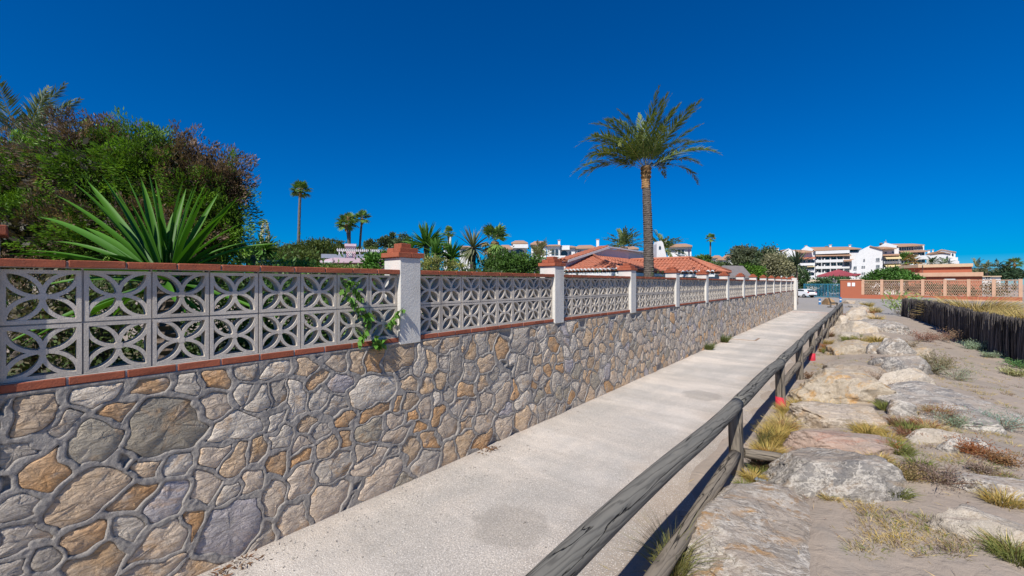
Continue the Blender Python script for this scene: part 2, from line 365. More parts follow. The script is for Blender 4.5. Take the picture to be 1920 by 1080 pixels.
    def build(s, name, mat, parent=None, loc=None, smooth=False): return link(name, s.mesh(name, smooth), mat, parent, loc)
def unit(a): return a / np.maximum(np.linalg.norm(a, axis=-1, keepdims=True), 1e-9)
def rdir(n, g=rng): return unit(g.normal(size=(n, 3)))
def kites(o, d, L, W, col, side=None, mid=.45, droop=0.0, g=rng):   # leaf-sized kite faces
    n = len(o); d = unit(d); L = np.broadcast_to(L, n)[:, None]; W = np.broadcast_to(W, n)[:, None]
    if side is None: side = np.cross(d, rdir(n, g))
    side = unit(side); m = o + d * L * mid; tip = o + d * L; tip = tip - np.array([0, 0, 1.0]) * droop * L
    V = np.stack([o, m + side * W / 2, tip, m - side * W / 2], 1).reshape(-1, 3)
    F = np.arange(4 * n).reshape(n, 4); c = np.repeat(np.broadcast_to(col, (n, 3)), 4, 0)
    return V, F, c
class LB:                                      # a bag of leaves
    def __init__(s): s.V = []; s.F = []; s.C = []; s.k = 0
    def add(s, V, F, C): s.V.append(V); s.F.append(F + s.k); s.C.append(C); s.k += len(V); return s
    def mesh(s, name): return mesh(name, np.concatenate(s.V), np.concatenate(s.F), np.concatenate(s.C))
def copy_tree(o, parent=None):
    c = o.copy(); COL.objects.link(c); c.parent = parent
    for ch in o.children: copy_tree(ch, c)
    return c
# ------------------------------------------------------------------ ground, path
def lines(*segs):
    out = []
    for a, b, d in segs: out += list(np.arange(a, b - 1e-6, d))
    return np.array(out + [segs[-1][1]])
gx = lines((-420, -60, 40), (-60, -16, 4), (-16, -4, .8), (XW - .17, XW - .13, .04), (XW - .1, -1.8, .35), (-1.8, 3, .07), (3, 9, .2), (9, 30, 1.5), (30, 420, 30))
gx = np.unique(np.round(gx, 4))
gy = lines((-60, -4, 7), (-4, 0, .4), (0, 14, .08), (14, 30, .3), (30, 60, 1), (60, 120, 6), (120, 900, 60))
GV = np.array([[x, y, terrain(x, y) if x < XW - .15 or x > XW - .12 else terrain(x, y)] for y in gy for x in gx])
nx, ny = len(gx), len(gy); ii = np.arange(nx * ny).reshape(ny, nx)
GF = np.stack([ii[:-1, :-1], ii[:-1, 1:], ii[1:, 1:], ii[1:, :-1]], -1).reshape(-1, 4)
ground = struct(link('sand_ground', mesh('sand_ground', GV, GF, None, True), SAND))
t = NT('garden_soil'); gcol = t.mix(t.ramp(t.noise(1.2, 5, .6), [(.42, 0.0), (.6, 1.0)]), (.10, .16, .035), (.26, .19, .12)); gcol = t.mix(t.noise(60, 3), gcol, (.05, .07, .02)); GARDENM = t.done(gcol, .95, t.bump(t.noise(60, 4, .7), .9, .03))
lx = lines((-18, -4.2, .7), (-4.2, XW - .2, .2)); ly = lines((-6, 34, .8))
LV = np.array([[x, y, terrain(x, y) + .012] for y in ly for x in lx]); n1, n2 = len(lx), len(ly); jj = np.arange(n1 * n2).reshape(n2, n1)
struct(link('garden_lawn', mesh('garden_lawn', LV, np.stack([jj[:-1, :-1], jj[:-1, 1:], jj[1:, 1:], jj[1:, :-1]], -1).reshape(-1, 4), None, True), GARDENM))
sxs = lines((XW - .02, -1.02, .12)); sys_ = lines((-6, 37, .25))
SV = np.array([[x, y, .006 * nz(x, y, .8, 4) + .003 * nz(x, y, 3, 8)] for y in sys_ for x in sxs]); n1, n2 = len(sxs), len(sys_); jj = np.arange(n1 * n2).reshape(n2, n1)
path = struct(link('path', mesh('path', SV, np.stack([jj[:-1, :-1], jj[:-1, 1:], jj[1:, 1:], jj[1:, :-1]], -1).reshape(-1, 4), None, True), PATHM))
# strip of red brick paving set across the far end of the path
mb = MB()
REDS = simple('red_strip', (.36, .20, .17), (.42, .30, .26), 3)
for k in range(9): mb.bevbox(-3.3 + k * .25, -3.07 + k * .25, 34.2, 34.42, -.02, .014, .006, .002)
tag(mb.build('brick_strip', REDS), 'worn red brick strip laid across the concrete path beyond the tall white pillar', 'paving strip')
# concrete access cover, set against the foot of the wall
q0 = flat(1395, 635); t_ = thing('access_cover', 'square concrete access cover with rusty rim set in the path by the wall', 'access cover', (q0[0], q0[1], .0))
cm = simple('cover_concrete', (.50, .46, .41), (.42, .39, .36), 5, .9, .5); rm = simple('cover_rim', (.26, .16, .10), (.34, .25, .18), 20)
MB().bevbox(-.38, .38, -.36, .36, -.02, .022, .01, .003).build('cover_plate', cm, t_)
mb = MB(); 
for a in (-1, 1): mb.box(a * .41 - .025, a * .41 + .025, -.41, .41, -.02, .013); mb.box(-.38, .38, a * .39 - .02, a * .39 + .02, -.02, .012)
mb.build('rim', rm, t_)

# ------------------------------------------------------------------ stone garden wall
ZS, PW, PITCH, Y0 = 1.42, .25, 2.73, 2.386
wall = thing('garden_wall', 'long garden wall of irregular stones topped by concrete screen blocks between white pillars', 'wall', (XW, 0, 0))
def wy(px):                                    # distance along the wall for a pixel column
    t = (px - 960) / FPX; return (-XW * CT - t * XW * ST) / (ST - t * CT)
def wall_pt(px, py):
    y = wy(px); Z = -XW * ST + y * CT; return y, EYE - (py - HOR) * Z / FPX, Z
SEEDS = []
def seeds(ox, oy, sc, rows):
    for cx, cy, hw, hh, an, col in rows:
        px, py = ox + cx / sc, oy + cy / sc; y, z, Z = wall_pt(px, py)
        m = (wy(px + 1) - wy(px - 1)) / 2; SEEDS.append([y, z, hw / sc * m * 1.12, hh / sc * Z / FPX * 1.12, math.radians(an) * .8, col])
seeds(0, 680, 2.7, [(5, 240, 20, 45, 0, 'w'), (180, 260, 140, 75, 25, 't'), (505, 160, 125, 45, 8, 'w'), (745, 120, 95, 45, 5, 'o'), (615, 250, 85, 60, 0, 'o'), (310, 320, 95, 45, 40, 'g'),
    (490, 400, 135, 110, 0, 'v'), (850, 320, 200, 140, -10, 'v'), (110, 460, 110, 60, 20, 'g'), (215, 545, 130, 90, 25, 'o'), (705, 440, 65, 28, 15, 'o'), (765, 510, 60, 55, 0, 't'),
    (905, 525, 65, 50, 0, 'w'), (445, 680, 200, 110, 40, 't'), (665, 690, 105, 70, 30, 'o'), (850, 695, 105, 75, 30, 'l'), (5, 640, 15, 15, 0, 'o'), (95, 745, 110, 65, 15, 'g'),
    (110, 900, 120, 80, 30, 'g'), (430, 865, 105, 75, 35, 'o'), (650, 850, 80, 80, 0, 'w'), (820, 905, 120, 85, 10, 'b'), (470, 1020, 160, 70, 10, 't'), (70, 1050, 90, 50, 30, 'g'),
    (225, 1010, 60, 110, 30, 'g'), (800, 1050, 110, 50, 10, 'b'), (-120, 330, 90, 70, 0, 'o'), (-130, 520, 100, 70, 0, 'g'), (-140, 700, 90, 80, 0, 'b'), (-150, 900, 100, 90, 0, 't')])
seeds(300, 640, 2.7, [(300, 205, 75, 50, 0, 'o'), (125, 225, 60, 55, 0, 'w'), (440, 150, 60, 35, 0, 'g'), (590, 145, 65, 42, 0, 'w'), (735, 130, 52, 42, 0, 't'), (890, 100, 65, 40, 0, 'b'), (1000, 105, 32, 55, 0, 't'),
    (420, 250, 60, 40, 30, 'w'), (500, 290, 50, 60, 25, 'w'), (600, 275, 42, 75, -10, 'g'), (695, 295, 48, 105, -5, 'w'), (250, 330, 90, 60, 0, 'b'), (400, 440, 135, 60, 10, 'w'), (595, 400, 40, 55, 0, 'w'),
    (800, 195, 42, 35, 25, 'o'), (910, 215, 58, 40, 0, 'l'), (800, 295, 60, 50, 20, 'w'), (890, 335, 60, 48, 30, 'g'), (750, 410, 48, 45, 0, 't'), (935, 398, 45, 42, 0, 'o'), (620, 485, 60, 48, 15, 'w'),
    (820, 445, 45, 42, 15, 'g'), (490, 560, 42, 65, 10, 't'), (385, 610, 60, 75, -30, 't'), (290, 565, 65, 55, 20, 'b'), (600, 620, 52, 60, 20, 'o'), (710, 610, 60, 35, 40, 'o'), (710, 525, 45, 28, 35, 'b'),
    (845, 525, 58, 45, 10, 't'), (945, 500, 32, 38, 10, 'o'), (1030, 550, 50, 55, 0, 'b'), (475, 715, 52, 60, 0, 'b'), (225, 745, 70, 85, 0, 'b'), (335, 755, 45, 45, 0, 'w'), (575, 800, 58, 105, 5, 'b'),
    (715, 700, 65, 75, 10, 'b'), (885, 640, 90, 65, 10, 'w'), (180, 915, 50, 65, 0, 'o'), (370, 940, 160, 120, 30, 'l'), (670, 890, 80, 70, 15, 'b'), (865, 790, 100, 75, 20, 'b'), (530, 970, 35, 45, 0, 'g')])
seeds(600, 600, 3.0, [(310, 230, 42, 70, 0, 'o'), (450, 210, 80, 75, 10, 't'), (310, 400, 125, 85, 5, 'w'), (320, 500, 100, 35, 20, 'o'), (280, 635, 80, 58, 0, 'v'), (445, 455, 22, 40, 0, 'o'), (510, 465, 38, 48, 0, 't'),
    (420, 565, 50, 35, 10, 'b'), (500, 365, 58, 38, 5, 't'), (600, 365, 40, 42, 0, 't'), (480, 295, 45, 28, 35, 'g'), (560, 240, 36, 65, 0, 'w'), (625, 235, 32, 70, 0, 't'), (685, 335, 34, 58, 0, 't'), (700, 230, 36, 45, 0, 'g'),
    (765, 270, 40, 95, 0, 'g'), (730, 135, 65, 45, 15, 'b'), (815, 125, 30, 50, 20, 'g'), (850, 170, 30, 60, 15, 't'), (915, 140, 36, 60, 0, 'w'), (1020, 170, 34, 65, 0, 'o'), (845, 290, 40, 60, 15, 'g'), (940, 245, 45, 50, 20, 't'),
    (970, 110, 22, 50, 0, 't'), (820, 395, 50, 42, 0, 'o'), (720, 420, 36, 48, 0, 'g'), (600, 500, 38, 65, 0, 'b'), (650, 455, 32, 30, 0, 'w'), (520, 540, 35, 30, 20, 'o'), (670, 540, 48, 50, 35, 'o'), (560, 605, 42, 32, 10, 'o'),
    (440, 650, 75, 42, 10, 'b'), (630, 675, 60, 50, -30, 'o'), (720, 600, 60, 75, 25, 'b'), (510, 730, 60, 70, 20, 't'), (280, 810, 110, 50, 35, 'b'), (410, 755, 35, 30, 20, 'g'), (350, 890, 150, 70, 30, 'b'), (590, 800, 75, 60, 15, 'g'),
    (730, 740, 35, 60, 0, 't'), (815, 690, 42, 65, 0, 't'), (915, 680, 65, 35, 20, 'o'), (820, 590, 42, 35, 0, 't'), (925, 575, 52, 45, 0, 'b'), (780, 500, 45, 50, 20, 'g'), (840, 505, 50, 40, 20, 'b'), (920, 350, 32, 32, 0, 't'),
    (985, 300, 45, 30, 30, 'g'), (1015, 345, 60, 30, 35, 'w'), (1035, 600, 52, 65, 0, 'b'), (1140, 555, 45, 60, 0, 't'), (1055, 510, 35, 45, 0, 'l'), (940, 460, 45, 50, 0, 'b'), (1030, 435, 60, 50, 35, 'b'), (1095, 400, 28, 50, 0, 'o'),
    (1145, 350, 38, 50, 0, 'w'), (1080, 220, 25, 25, 0, 'w'), (1070, 275, 30, 22, 0, 'w'), (1140, 260, 40, 50, 0, 'g'), (1130, 100, 40, 70, 0, 'g'), (1140, 455, 50, 35, 20, 'w')])
YA, YB = -3.2, 39.0
rs = random.Random(11); fails = 0
hand = [s for s in SEEDS]
cells = {}
def reg(s):
    cells.setdefault(int(s[0] // .6), []).append(s)
for s in SEEDS: reg(s)
y_hand = (min(s[0] for s in hand), max(s[0] for s in hand))
for _ in range(26000):
    y = rs.uniform(YA - .1, YB + .1); z = rs.uniform(-.02, ZS + .02); r = rs.choice([.07, .09, .1, .12, .14]) * (1.1 if y < 20 else 1.2)
    k = int(y // .6); ok = True
    for kk in (k - 1, k, k + 1):
        for s in cells.get(kk, ()):
            if math.hypot(y - s[0], z - s[1]) < .86 * (math.sqrt(s[2] * s[3]) + r): ok = False; break
        if not ok: break
    if ok:
        e = rs.uniform(.75, 1.35); s = [y, z, r * e, r / e, rs.uniform(-1, 1), rs.choice('ggggwwwbbbbtttovll' if y > 8 else 'gggwwbbbtttoovl')]; SEEDS.append(s); reg(s)
SA = np.array([s[:5] for s in SEEDS]); SR = np.sqrt(SA[:, 2] * SA[:, 3]); CA, SAa = np.cos(SA[:, 4]), np.sin(SA[:, 4])
def warp(y, z):
    return y + .016 * np.sin(z * 19 + y * 7.3) + .009 * np.sin(z * 41 - y * 23 + 1), z + .016 * np.sin(y * 17 + z * 5.1 + 2) + .009 * np.sin(y * 37 + z * 29)
def sdist(y, z, ids):                          # elliptical power distance of points to seeds ids
    y, z = warp(y, z); dy = y[..., None] - SA[ids, 0]; dz = z[..., None] - SA[ids, 1]
    a = dy * CA[ids] + dz * SAa[ids]; b = -dy * SAa[ids] + dz * CA[ids]
    return ((a / SA[ids, 2]) ** 2 + (b / SA[ids, 3]) ** 2 - 1) * SR[ids] ** 2
def edge_dist(y, z, ids):
    d = sdist(y, z, ids); o = np.argsort(d, -1)[..., :2]
    d1 = np.take_along_axis(d, o[..., :1], -1)[..., 0]; d2 = np.take_along_axis(d, o[..., 1:2], -1)[..., 0]
    i1, i2 = ids[o[..., 0]], ids[o[..., 1]]
    return (d2 - d1) / (2 * np.hypot(SA[i1, 0] - SA[i2, 0], SA[i1, 1] - SA[i2, 1])), i1
order = np.argsort(SA[:, 0])
def near_ids(ya, yb): return np.where((SA[:, 0] > ya - .75) & (SA[:, 0] < yb + .75))[0]
def jw(y): return .0165 if y < 7.5 else .0135      # half joint width
# mortar: one relief sheet whose ridges stand proud between the stones
def mortar_sheet(ya, yb, dy, dz):
    ys = np.arange(ya, yb + 1e-6, dy); zs = np.linspace(-.02, ZS, int(ZS / dz)); H = np.zeros((len(zs), len(ys)))
    for c0 in range(0, len(ys), 40):
        yy = ys[c0:c0 + 40]; ids = near_ids(yy[0], yy[-1]); Y, Zz = np.meshgrid(yy, zs)
        e, _ = edge_dist(Y, Zz, ids); w = jw(yy[0]); t = np.clip((w + .012 - e) / .013, 0, 1); t = t * t * (3 - 2 * t)
        top = np.clip((zs - (ZS - .035)) / .02, 0, 1)[:, None]; t = np.maximum(t, top)
        H[:, c0:c0 + 40] = -.03 + .03 * t
    for a in range(len(zs)):
        for b in range(len(ys)):
            if H[a, b] > -.02: H[a, b] += .005 * mnoise.noise(Vector((ys[b] * 9, zs[a] * 9, 1.0))) + .0035 * mnoise.noise(Vector((ys[b] * 40, zs[a] * 40, 4.0)))
    Y, Zz = np.meshgrid(ys, zs); V = np.stack([H, Y, Zz], -1).reshape(-1, 3); n2, n1 = H.shape; q = np.arange(n1 * n2).reshape(n2, n1)
    return V, np.stack([q[:-1, :-1], q[:-1, 1:], q[1:, 1:], q[1:, :-1]], -1).reshape(-1, 4)
V1, F1 = mortar_sheet(YA, -.2, .03, .022); V2, F2 = mortar_sheet(-.2, 3.6, .0072, .0072); V5, F5 = mortar_sheet(3.6, 8, .0105, .0105); V3, F3 = mortar_sheet(8, 17, .02, .017); V4, F4 = mortar_sheet(17, YB, .04, .03)
for (va, fa) in ((V1, F1), (V2, F2), (V5, F5), (V3, F3), (V4, F4)):
    o = link('mortar', mesh('mortar', va, fa, None, True), MORTAR, wall)
cb = MB(); cb.box(-.3, -.036, YA, YB, -.3, ZS - .004); cb.build('wall_core', MORTAR, wall)
# the stones, each in its pocket
NA = 64
def simplify(pts, tol):                         # keep the corners of a closed outline
    n = len(pts); keep = {0, n // 2}
    def rec(i, j):
        a, c = pts[i % n], pts[j % n]; d = c - a; L = math.hypot(*d) + 1e-9; best, bi = 0, None
        for k in range(i + 1, j):
            p = pts[k % n] - a; e = abs(p[0] * d[1] - p[1] * d[0]) / L
            if e > best: best, bi = e, k
        if best > tol: keep.add(bi % n); rec(i, bi); rec(bi, j)
    rec(0, n // 2); rec(n // 2, n); return [pts[k] for k in sorted(keep)]
def stone_mesh(i):
    ys_, zs_ = SA[i, 0], SA[i, 1]
    wy_, wz_ = warp(np.array(ys_), np.array(zs_)); y0, z0 = 2 * ys_ - float(wy_), 2 * zs_ - float(wz_); ids = near_ids(y0, y0); dd = np.hypot(SA[ids, 0] - y0, SA[ids, 1] - z0); ids = ids[np.argsort(dd)[:30]]
    ang = np.arange(NA) * 2 * math.pi / NA; rr = np.linspace(.005, .5, 110)
    Y = y0 + np.cos(ang)[:, None] * rr; Z = z0 + np.sin(ang)[:, None] * rr
    e, own = edge_dist(Y, Z, ids); bad = (own != i) | (e < jw(y0) + .0005) | (Z < -.015) | (Z > ZS - .02)
    first = np.where(bad.any(1), bad.argmax(1), 109); r = rr[np.maximum(first - 1, 0)]
    if r.mean() < .018 or r.min() < .006: return None
    P2 = [p for p in np.stack([np.cos(ang) * r, np.sin(ang) * r], 1)]; q2 = simplify(P2, .0045 if y0 < 8 else .009)
    # round each corner a touch: replace it by two points
    out = []
    n = len(q2)
    for k in range(n):
        p, a_, c_ = q2[k], q2[k - 1], q2[(k + 1) % n]; la, lc = np.linalg.norm(a_ - p), np.linalg.norm(c_ - p); m = .011
        out += [p + (a_ - p) * min(.3, m / max(la, 1e-6)), p + (c_ - p) * min(.3, m / max(lc, 1e-6))] if y0 < 8 else [p]
    n = len(out); cen = sum(out) / n
    h = -.0065 + random.uniform(0, .008); ty, tz = random.uniform(-.04, .04), random.uniform(-.04, .04); V = []
    def face(p): return h + p[0] * ty + p[1] * tz + .008 * mnoise.noise(Vector(((p[0] + y0) * 11, (p[1] + z0) * 11, 0)))
    for ins, dep in ((-.004, -.03), (0, -.003), (.007, 0.0)):
        for p in out: L = np.linalg.norm(p - cen) + 1e-6; q = p - (p - cen) * min(.4, ins / L); V.append((face(q) + dep, q[0], q[1]))
    for p in out: q = cen + (p - cen) * .5; V.append((face(q) + random.uniform(-.002, .004), q[0], q[1]))
    V.append((face(cen), cen[0], cen[1])); F = []
    for q in range(3):
        for a in range(n): F.append((q * n + a, q * n + (a + 1) % n, (q + 1) * n + (a + 1) % n, (q + 1) * n + a))
    for a in range(n): F.append((3 * n + a, 3 * n + (a + 1) % n, 4 * n))
    return [(x, y + y0 - ys_, z + z0 - zs_) for x, y, z in V], F
size_px = [(SR[i] * FPX / max(1.0, (-XW * ST + SA[i, 0] * CT)) if -.25 < SA[i, 0] else 0, i) for i in range(len(SEEDS))]
size_px.sort(reverse=True); big = set(i for _, i in size_px[:300])
rest = {c: ([], []) for c in STONE}
for i in range(len(SEEDS)):
    r = stone_mesh(i)
    if r is None: continue
    V, F = r; c = SEEDS[i][5]
    if i in big:
        link('stone', mesh('stone', V, F, None, True), STONE[c], wall, (0, SA[i, 0], SA[i, 1]))
    else:
        k = len(rest[c][0]); rest[c][0].extend([(x, y + SA[i, 0], z + SA[i, 1]) for x, y, z in V]); rest[c][1].extend([tuple(q + k for q in f) for f in F])
for c, (V, F) in rest.items(): 
    if V: stuff(link('far_stones', mesh('far_stones', V, F, None, True), STONE[c], wall))
# bricks, blocks, pillars
def brick_mesh(L, D, H): return MB().bevbox(-D, 0, 0, L, 0, H, .004, .0015).mesh('brick')
BL = [brick_mesh(.238, .13, .047) for _ in range(5)]; BT = [brick_mesh(.24, .17, .042) for _ in range(5)]
def screen_block():
    mb = MB(); S, W, D = .302, .021, .095
    mb.box(-D, 0, 0, W, 0, S); mb.box(-D, 0, S - W, S, 0, S); mb.box(-D, 0, W, S - W, 0, W); mb.box(-D, 0, W, S - W, S - W, S)
    c = S / 2; th = .0105
    for qy in (-1, 1):
        for qz in (-1, 1):
            A = Vector((c + qy * (c - .012), c + qz * (c - .012))); B = Vector((c, c)); mid = (A + B) / 2; d = (B - A); L = d.length; nrm = Vector((-d.y, d.x)) / L
            for sgn in (-1, 1):
                sag = L * .225; rad = (L * L / 4 + sag * sag) / (2 * sag); cen = mid - nrm * sgn * (rad - sag); half = math.asin(L / 2 / rad); n = 9; V = []; F = []
                a0 = math.atan2((nrm * sgn).y, (nrm * sgn).x)
                for k in range(n + 1):
                    a = a0 - half + 2 * half * k / n; u = Vector((math.cos(a), math.sin(a)))
                    for rr, xx in ((rad - th, 0), (rad + th, 0), (rad + th, -D), (rad - th, -D)):
                        p = cen + u * rr; V.append((xx - .0015 if xx == 0 else xx + .0015, min(max(p.x, .004), S - .004), min(max(p.y, .004), S - .004)))
                for k in range(n):
                    for q in range(4): F.append((k * 4 + q, k * 4 + (q + 1) % 4, k * 4 + 4 + (q + 1) % 4, k * 4 + 4 + q))
                F.append((0, 1, 2, 3)); F.append((n * 4, n * 4 + 1, n * 4 + 2, n * 4 + 3)); mb.add(V, F)
    mb.box(-D + .002, -.0005, c - .017, c + .017, c - .017, c + .017)
    return mb.mesh('screen_block')
SB = screen_block(); ZB = ZS + .055; ZT = ZB + .622
bedm = simple('bed_mortar', (.46, .42, .38), (.36, .33, .30), 9, .95, .6, 90)
cap_a = MB().bevbox(-.155, .155, -.155, -.002, 0, .05, .004, .0012).mesh('brick'); cap_b = MB().bevbox(-.155, .155, .002, .155, 0, .05, .004, .0012).mesh('brick')
cap_c = MB().bevbox(-.115, -.002, -.11, .11, 0, .048, .004, .0012).mesh('brick'); cap_d = MB().bevbox(.002, .115, -.11, .11, 0, .048, .004, .0012).mesh('brick'); cap_e = MB().bevbox(-.065, .065, -.06, .06, 0, .046, .004, .0012).mesh('brick')
pil = MB().bevbox(-.27, .012, 0, PW, -.02, 2.27 - ZS, .006, .0).mesh('pillar')
def pillar(y, z0=ZS, me=None, x=0.0, top=2.27, w=PW):
    p = link('pillar', me or pil, RENDER, wall, (x, y, z0)); cx, cy, z = -.129, w / 2, top - z0
    for m, dz in ((cap_a, 0), (cap_b, 0), (cap_c, .052), (cap_d, .052), (cap_e, .102)): link('cap_brick', m, BRICK, p, (cx, cy, z + dz))
    return p
for i in range(-2, 13):
    y = Y0 + i * PITCH
    pillar(y)
    ys = y + PW; npn = 8 if i < 12 else 5
    for k in range(10 if i < 12 else 6):
        link('sill_brick', BL[(i * 3 + k) % 5], BRICK, wall, (-.008 + random.uniform(-.004, .003), ys + .004 + k * .2485, ZS + .004))
        link('coping_brick', BT[(i * 7 + k) % 5], BRICK, wall, (.008 + random.uniform(-.003, .003), ys + .003 + k * .2485, ZT + .006 + random.uniform(-.001, .002)))
    for j in range(npn):
        for r in (0, 1): link('screen_block', SB, BLOCK, wall, (-.036 + random.uniform(-.003, .002), ys + .004 + j * .31 + random.uniform(-.0015, .0015), ZB + r * .311))
    L = npn * .31; mb = MB(); mb.box(-.12, -.014, ys, ys + L, ZS - .003, ZB - .002); mb.box(-.15, -.006, ys, ys + L, ZT + .0025, ZT + .043)
    mb.build('mortar_bed', bedm, wall)
    mb = MB(); mb.box(-.12, -.045, ys, ys + L, ZB + .3025, ZB + .3105)
    for j in range(1, npn): mb.box(-.12, -.046, ys + j * .31 - .004, ys + j * .31 + .0045, ZB - .003, ZT + .003)
    mb.build('joint_mortar', bedm, wall)
yt = Y0 + 12 * PITCH + PW + 5 * .31
tall = MB().bevbox(-.2, .16, 0, .36, -.02, 2.38, .008, 0).mesh('tall_pillar'); pillar(yt, 0, tall, 0.0, 2.38, .36)
pillar(yt + 2.4)
L = 6
for j in range(L):
    for r in (0, 1): link('screen_block', SB, BLOCK, wall, (-.03, yt + .37 + j * .31, ZB + r * .311))
mb = MB(); mb.box(-.15, 0, yt + .36, yt + 2.4, ZT + .003, ZT + .045); mb.box(-.12, 0, yt + .36, yt + 2.4, ZS - .003, ZB - .002); mb.build('coping', BRICK, wall)

# ------------------------------------------------------------------ wooden rail fence
fence = thing('rail_fence', 'weathered grey log rail fence between the concrete path and the boulders', 'fence', (0, 0, 0))
py_ = [-2.8, .9, 4.75, 7.7, 10.25, 13.0, 15.7, 18.4, 21.1, 23.8, 26.5, 29.2, 31.6]
def log(a, b, r, n=14, seg=14, wob=.006, k0=1.0):
    a, b = Vector(a), Vector(b); L = (b - a).length; mb = MB(); sd = random.uniform(0, 90); pts = []; rad = []
    d = (b - a).normalized()
    for i in range(seg + 1):
        t = i / seg; pts.append((0, 0, 0)); 
    V = []; F = []
    for i in range(seg + 1):
        t = i / seg; cx, cy = wob * 2 * mnoise.noise(Vector((t * 2, sd, 0))), wob * 2 * mnoise.noise(Vector((t * 2, sd, 5)))
        e = 1 - .05 * (i in (0, seg))
        for q in range(n):
            an = 2 * math.pi * q / n; rr = r * e * (1 + .07 * mnoise.noise(Vector((math.cos(an), math.sin(an), t * 3 + sd))) + .025 * mnoise.noise(Vector((math.cos(an) * 4, math.sin(an) * 4, t * 7 + sd))))
            V.append((cx + rr * math.cos(an), cy + rr * math.sin(an), t * L))
    for i in range(seg):
        for q in range(n): F.append((i * n + q, i * n + (q + 1) % n, (i + 1) * n + (q + 1) % n, (i + 1) * n + q))
    F.append(tuple(range(n))[::-1]); F.append(tuple(range(seg * n, seg * n + n)))
    me = mesh('log', V, F, None, False); me.polygons.foreach_set('use_smooth', np.array([len(f) == 4 for f in F]))
    return me, a, d.to_track_quat('Z', 'Y')
def put_log(name, a, b, r, mat, parent, **k):
    me, loc, q = log(a, b, r, **k); o = link(name, me, mat, parent, loc); o.rotation_mode = 'QUATERNION'; o.rotation_quaternion = q; return o
RZ = .755
for i, y in enumerate(py_):
    x = fence_x(y); z0 = terrain(x, y)
    p = put_log('post', (x, y, z0 - .25), (x + random.uniform(-.01, .01), y, RZ - .045), .068, WOOD2, fence, seg=6)
    if i in (3, 5):
        put_log('paint_band', (x, y, z0 - .12), (x, y, z0 + .19), .0735, REDP, p, seg=2).matrix_parent_inverse = Matrix.LocRotScale(Vector(p.location), p.rotation_quaternion, None).inverted()
    if i + 1 < len(py_):
        y2 = py_[i + 1]; x2 = fence_x(y2); dz = .008 * (i % 3 - 1)
        put_log('top_rail', (x, y + .004, RZ + dz), (x2, y2 - .004, RZ + .01 - dz), .068, WOOD, fence, seg=18, wob=.012)
        if i == 2: pass
        elif i == 1: put_log('lower_rail', (x + .01, y, .10), (x2 - .0, y2 - .04, .245), .056, WOOD2, fence, seg=14)
        else: put_log('lower_rail', (x, y + .06, .36), (x2, y2 - .06, .37), .05, WOOD2, fence, seg=10)
put_log('broken_rail_stub', (fence_x(4.75) + .05, 4.83, .235), (fence_x(4.75) + .36, 5.02, .20), .05, WOOD2, fence, seg=5)
# ------------------------------------------------------------------ boulders of the revetment
import bmesh
def ico(sub):
    bm = bmesh.new(); bmesh.ops.create_icosphere(bm, subdivisions=sub, radius=1.0); V = np.array([v.co[:] for v in bm.verts]); F = np.array([[v.index for v in f.verts] for f in bm.faces]); bm.free(); return V, F
ICO4, ICO5, ICO6 = ico(4), ico(5), ico(6)
def boulder(box, h, kind, label, cuts=None, seed=0, sink=.45, yaw=0.0, tilt=(0, 0), fine=False, lift=0.0, dims=None):
    x0, y0, x1, y1 = box; cx = (x0 + x1) / 2
    a = hit(cx, y1); Za = depth(a)
    # back edge: the ray through the top row at the boulder's own height
    zt = a[2] + h; Zb = max(Za * 1.04, (EYE - zt) * FPX / max(4, (y0 - HOR))); Zb = min(Zb, Za * 1.9 + .5)
    Zm = (Za + Zb) / 2; w = (x1 - x0) * Zm / FPX; d = (Zb - Za)
    if dims: w, d = dims
    c = P(cx, 500, Zm); gz = terrain(c[0], c[1])
    V, F = (ICO6 if fine else ICO5); V = V.copy(); g = np.random.default_rng(seed + 100)
    p = 14 if dims else 5.5; V = V / (np.abs(V) ** p).sum(1, keepdims=True) ** (1 / p)
    for _ in range(13):                       # broken facets
        n = g.normal(size=3); n[2] = abs(n[2]) * .8; n /= np.linalg.norm(n); lim = g.uniform(.68, .98) + (.25 if dims else 0); s = V @ n; V = V - np.outer(np.maximum(0, s - lim), n) * .985
    out = []
    for v in V:
        q = Vector(v * 1.3 + seed * 3.1)
        k = 1 + .09 * mnoise.noise(q) + .05 * mnoise.noise(q * 2.6) + .03 * mnoise.noise(q * 6.1) + (.016 * mnoise.noise(q * 14) if fine else 0)
        r = mnoise.noise(Vector((v[0] * 2, v[1] * 5 + v[2] * 4, seed)))     # bedding layers
        out.append(v * (k + .03 * (1 if r > .1 else 0)))
    V = np.array(out); V = V * np.array([w / 2 / .92, d / 2 / .92, 1]); zz = V[:, 2]; V[:, 2] = np.where(zz > 0, zz * h, zz * (sink))
    cy, sy = math.cos(yaw), math.sin(yaw); V = np.stack([V[:, 0] * cy - V[:, 1] * sy, V[:, 0] * sy + V[:, 1] * cy, V[:, 2] + V[:, 0] * tilt[0] + V[:, 1] * tilt[1]], 1)
    me = mesh('boulder', V, F, None, True); o = link('boulder', me, BOULDER[kind], None, (c[0], c[1], gz + lift)); o.rotation_euler = (0, 0, TH)
    tag(o, label, 'boulder', 'boulders of the bank'); return o
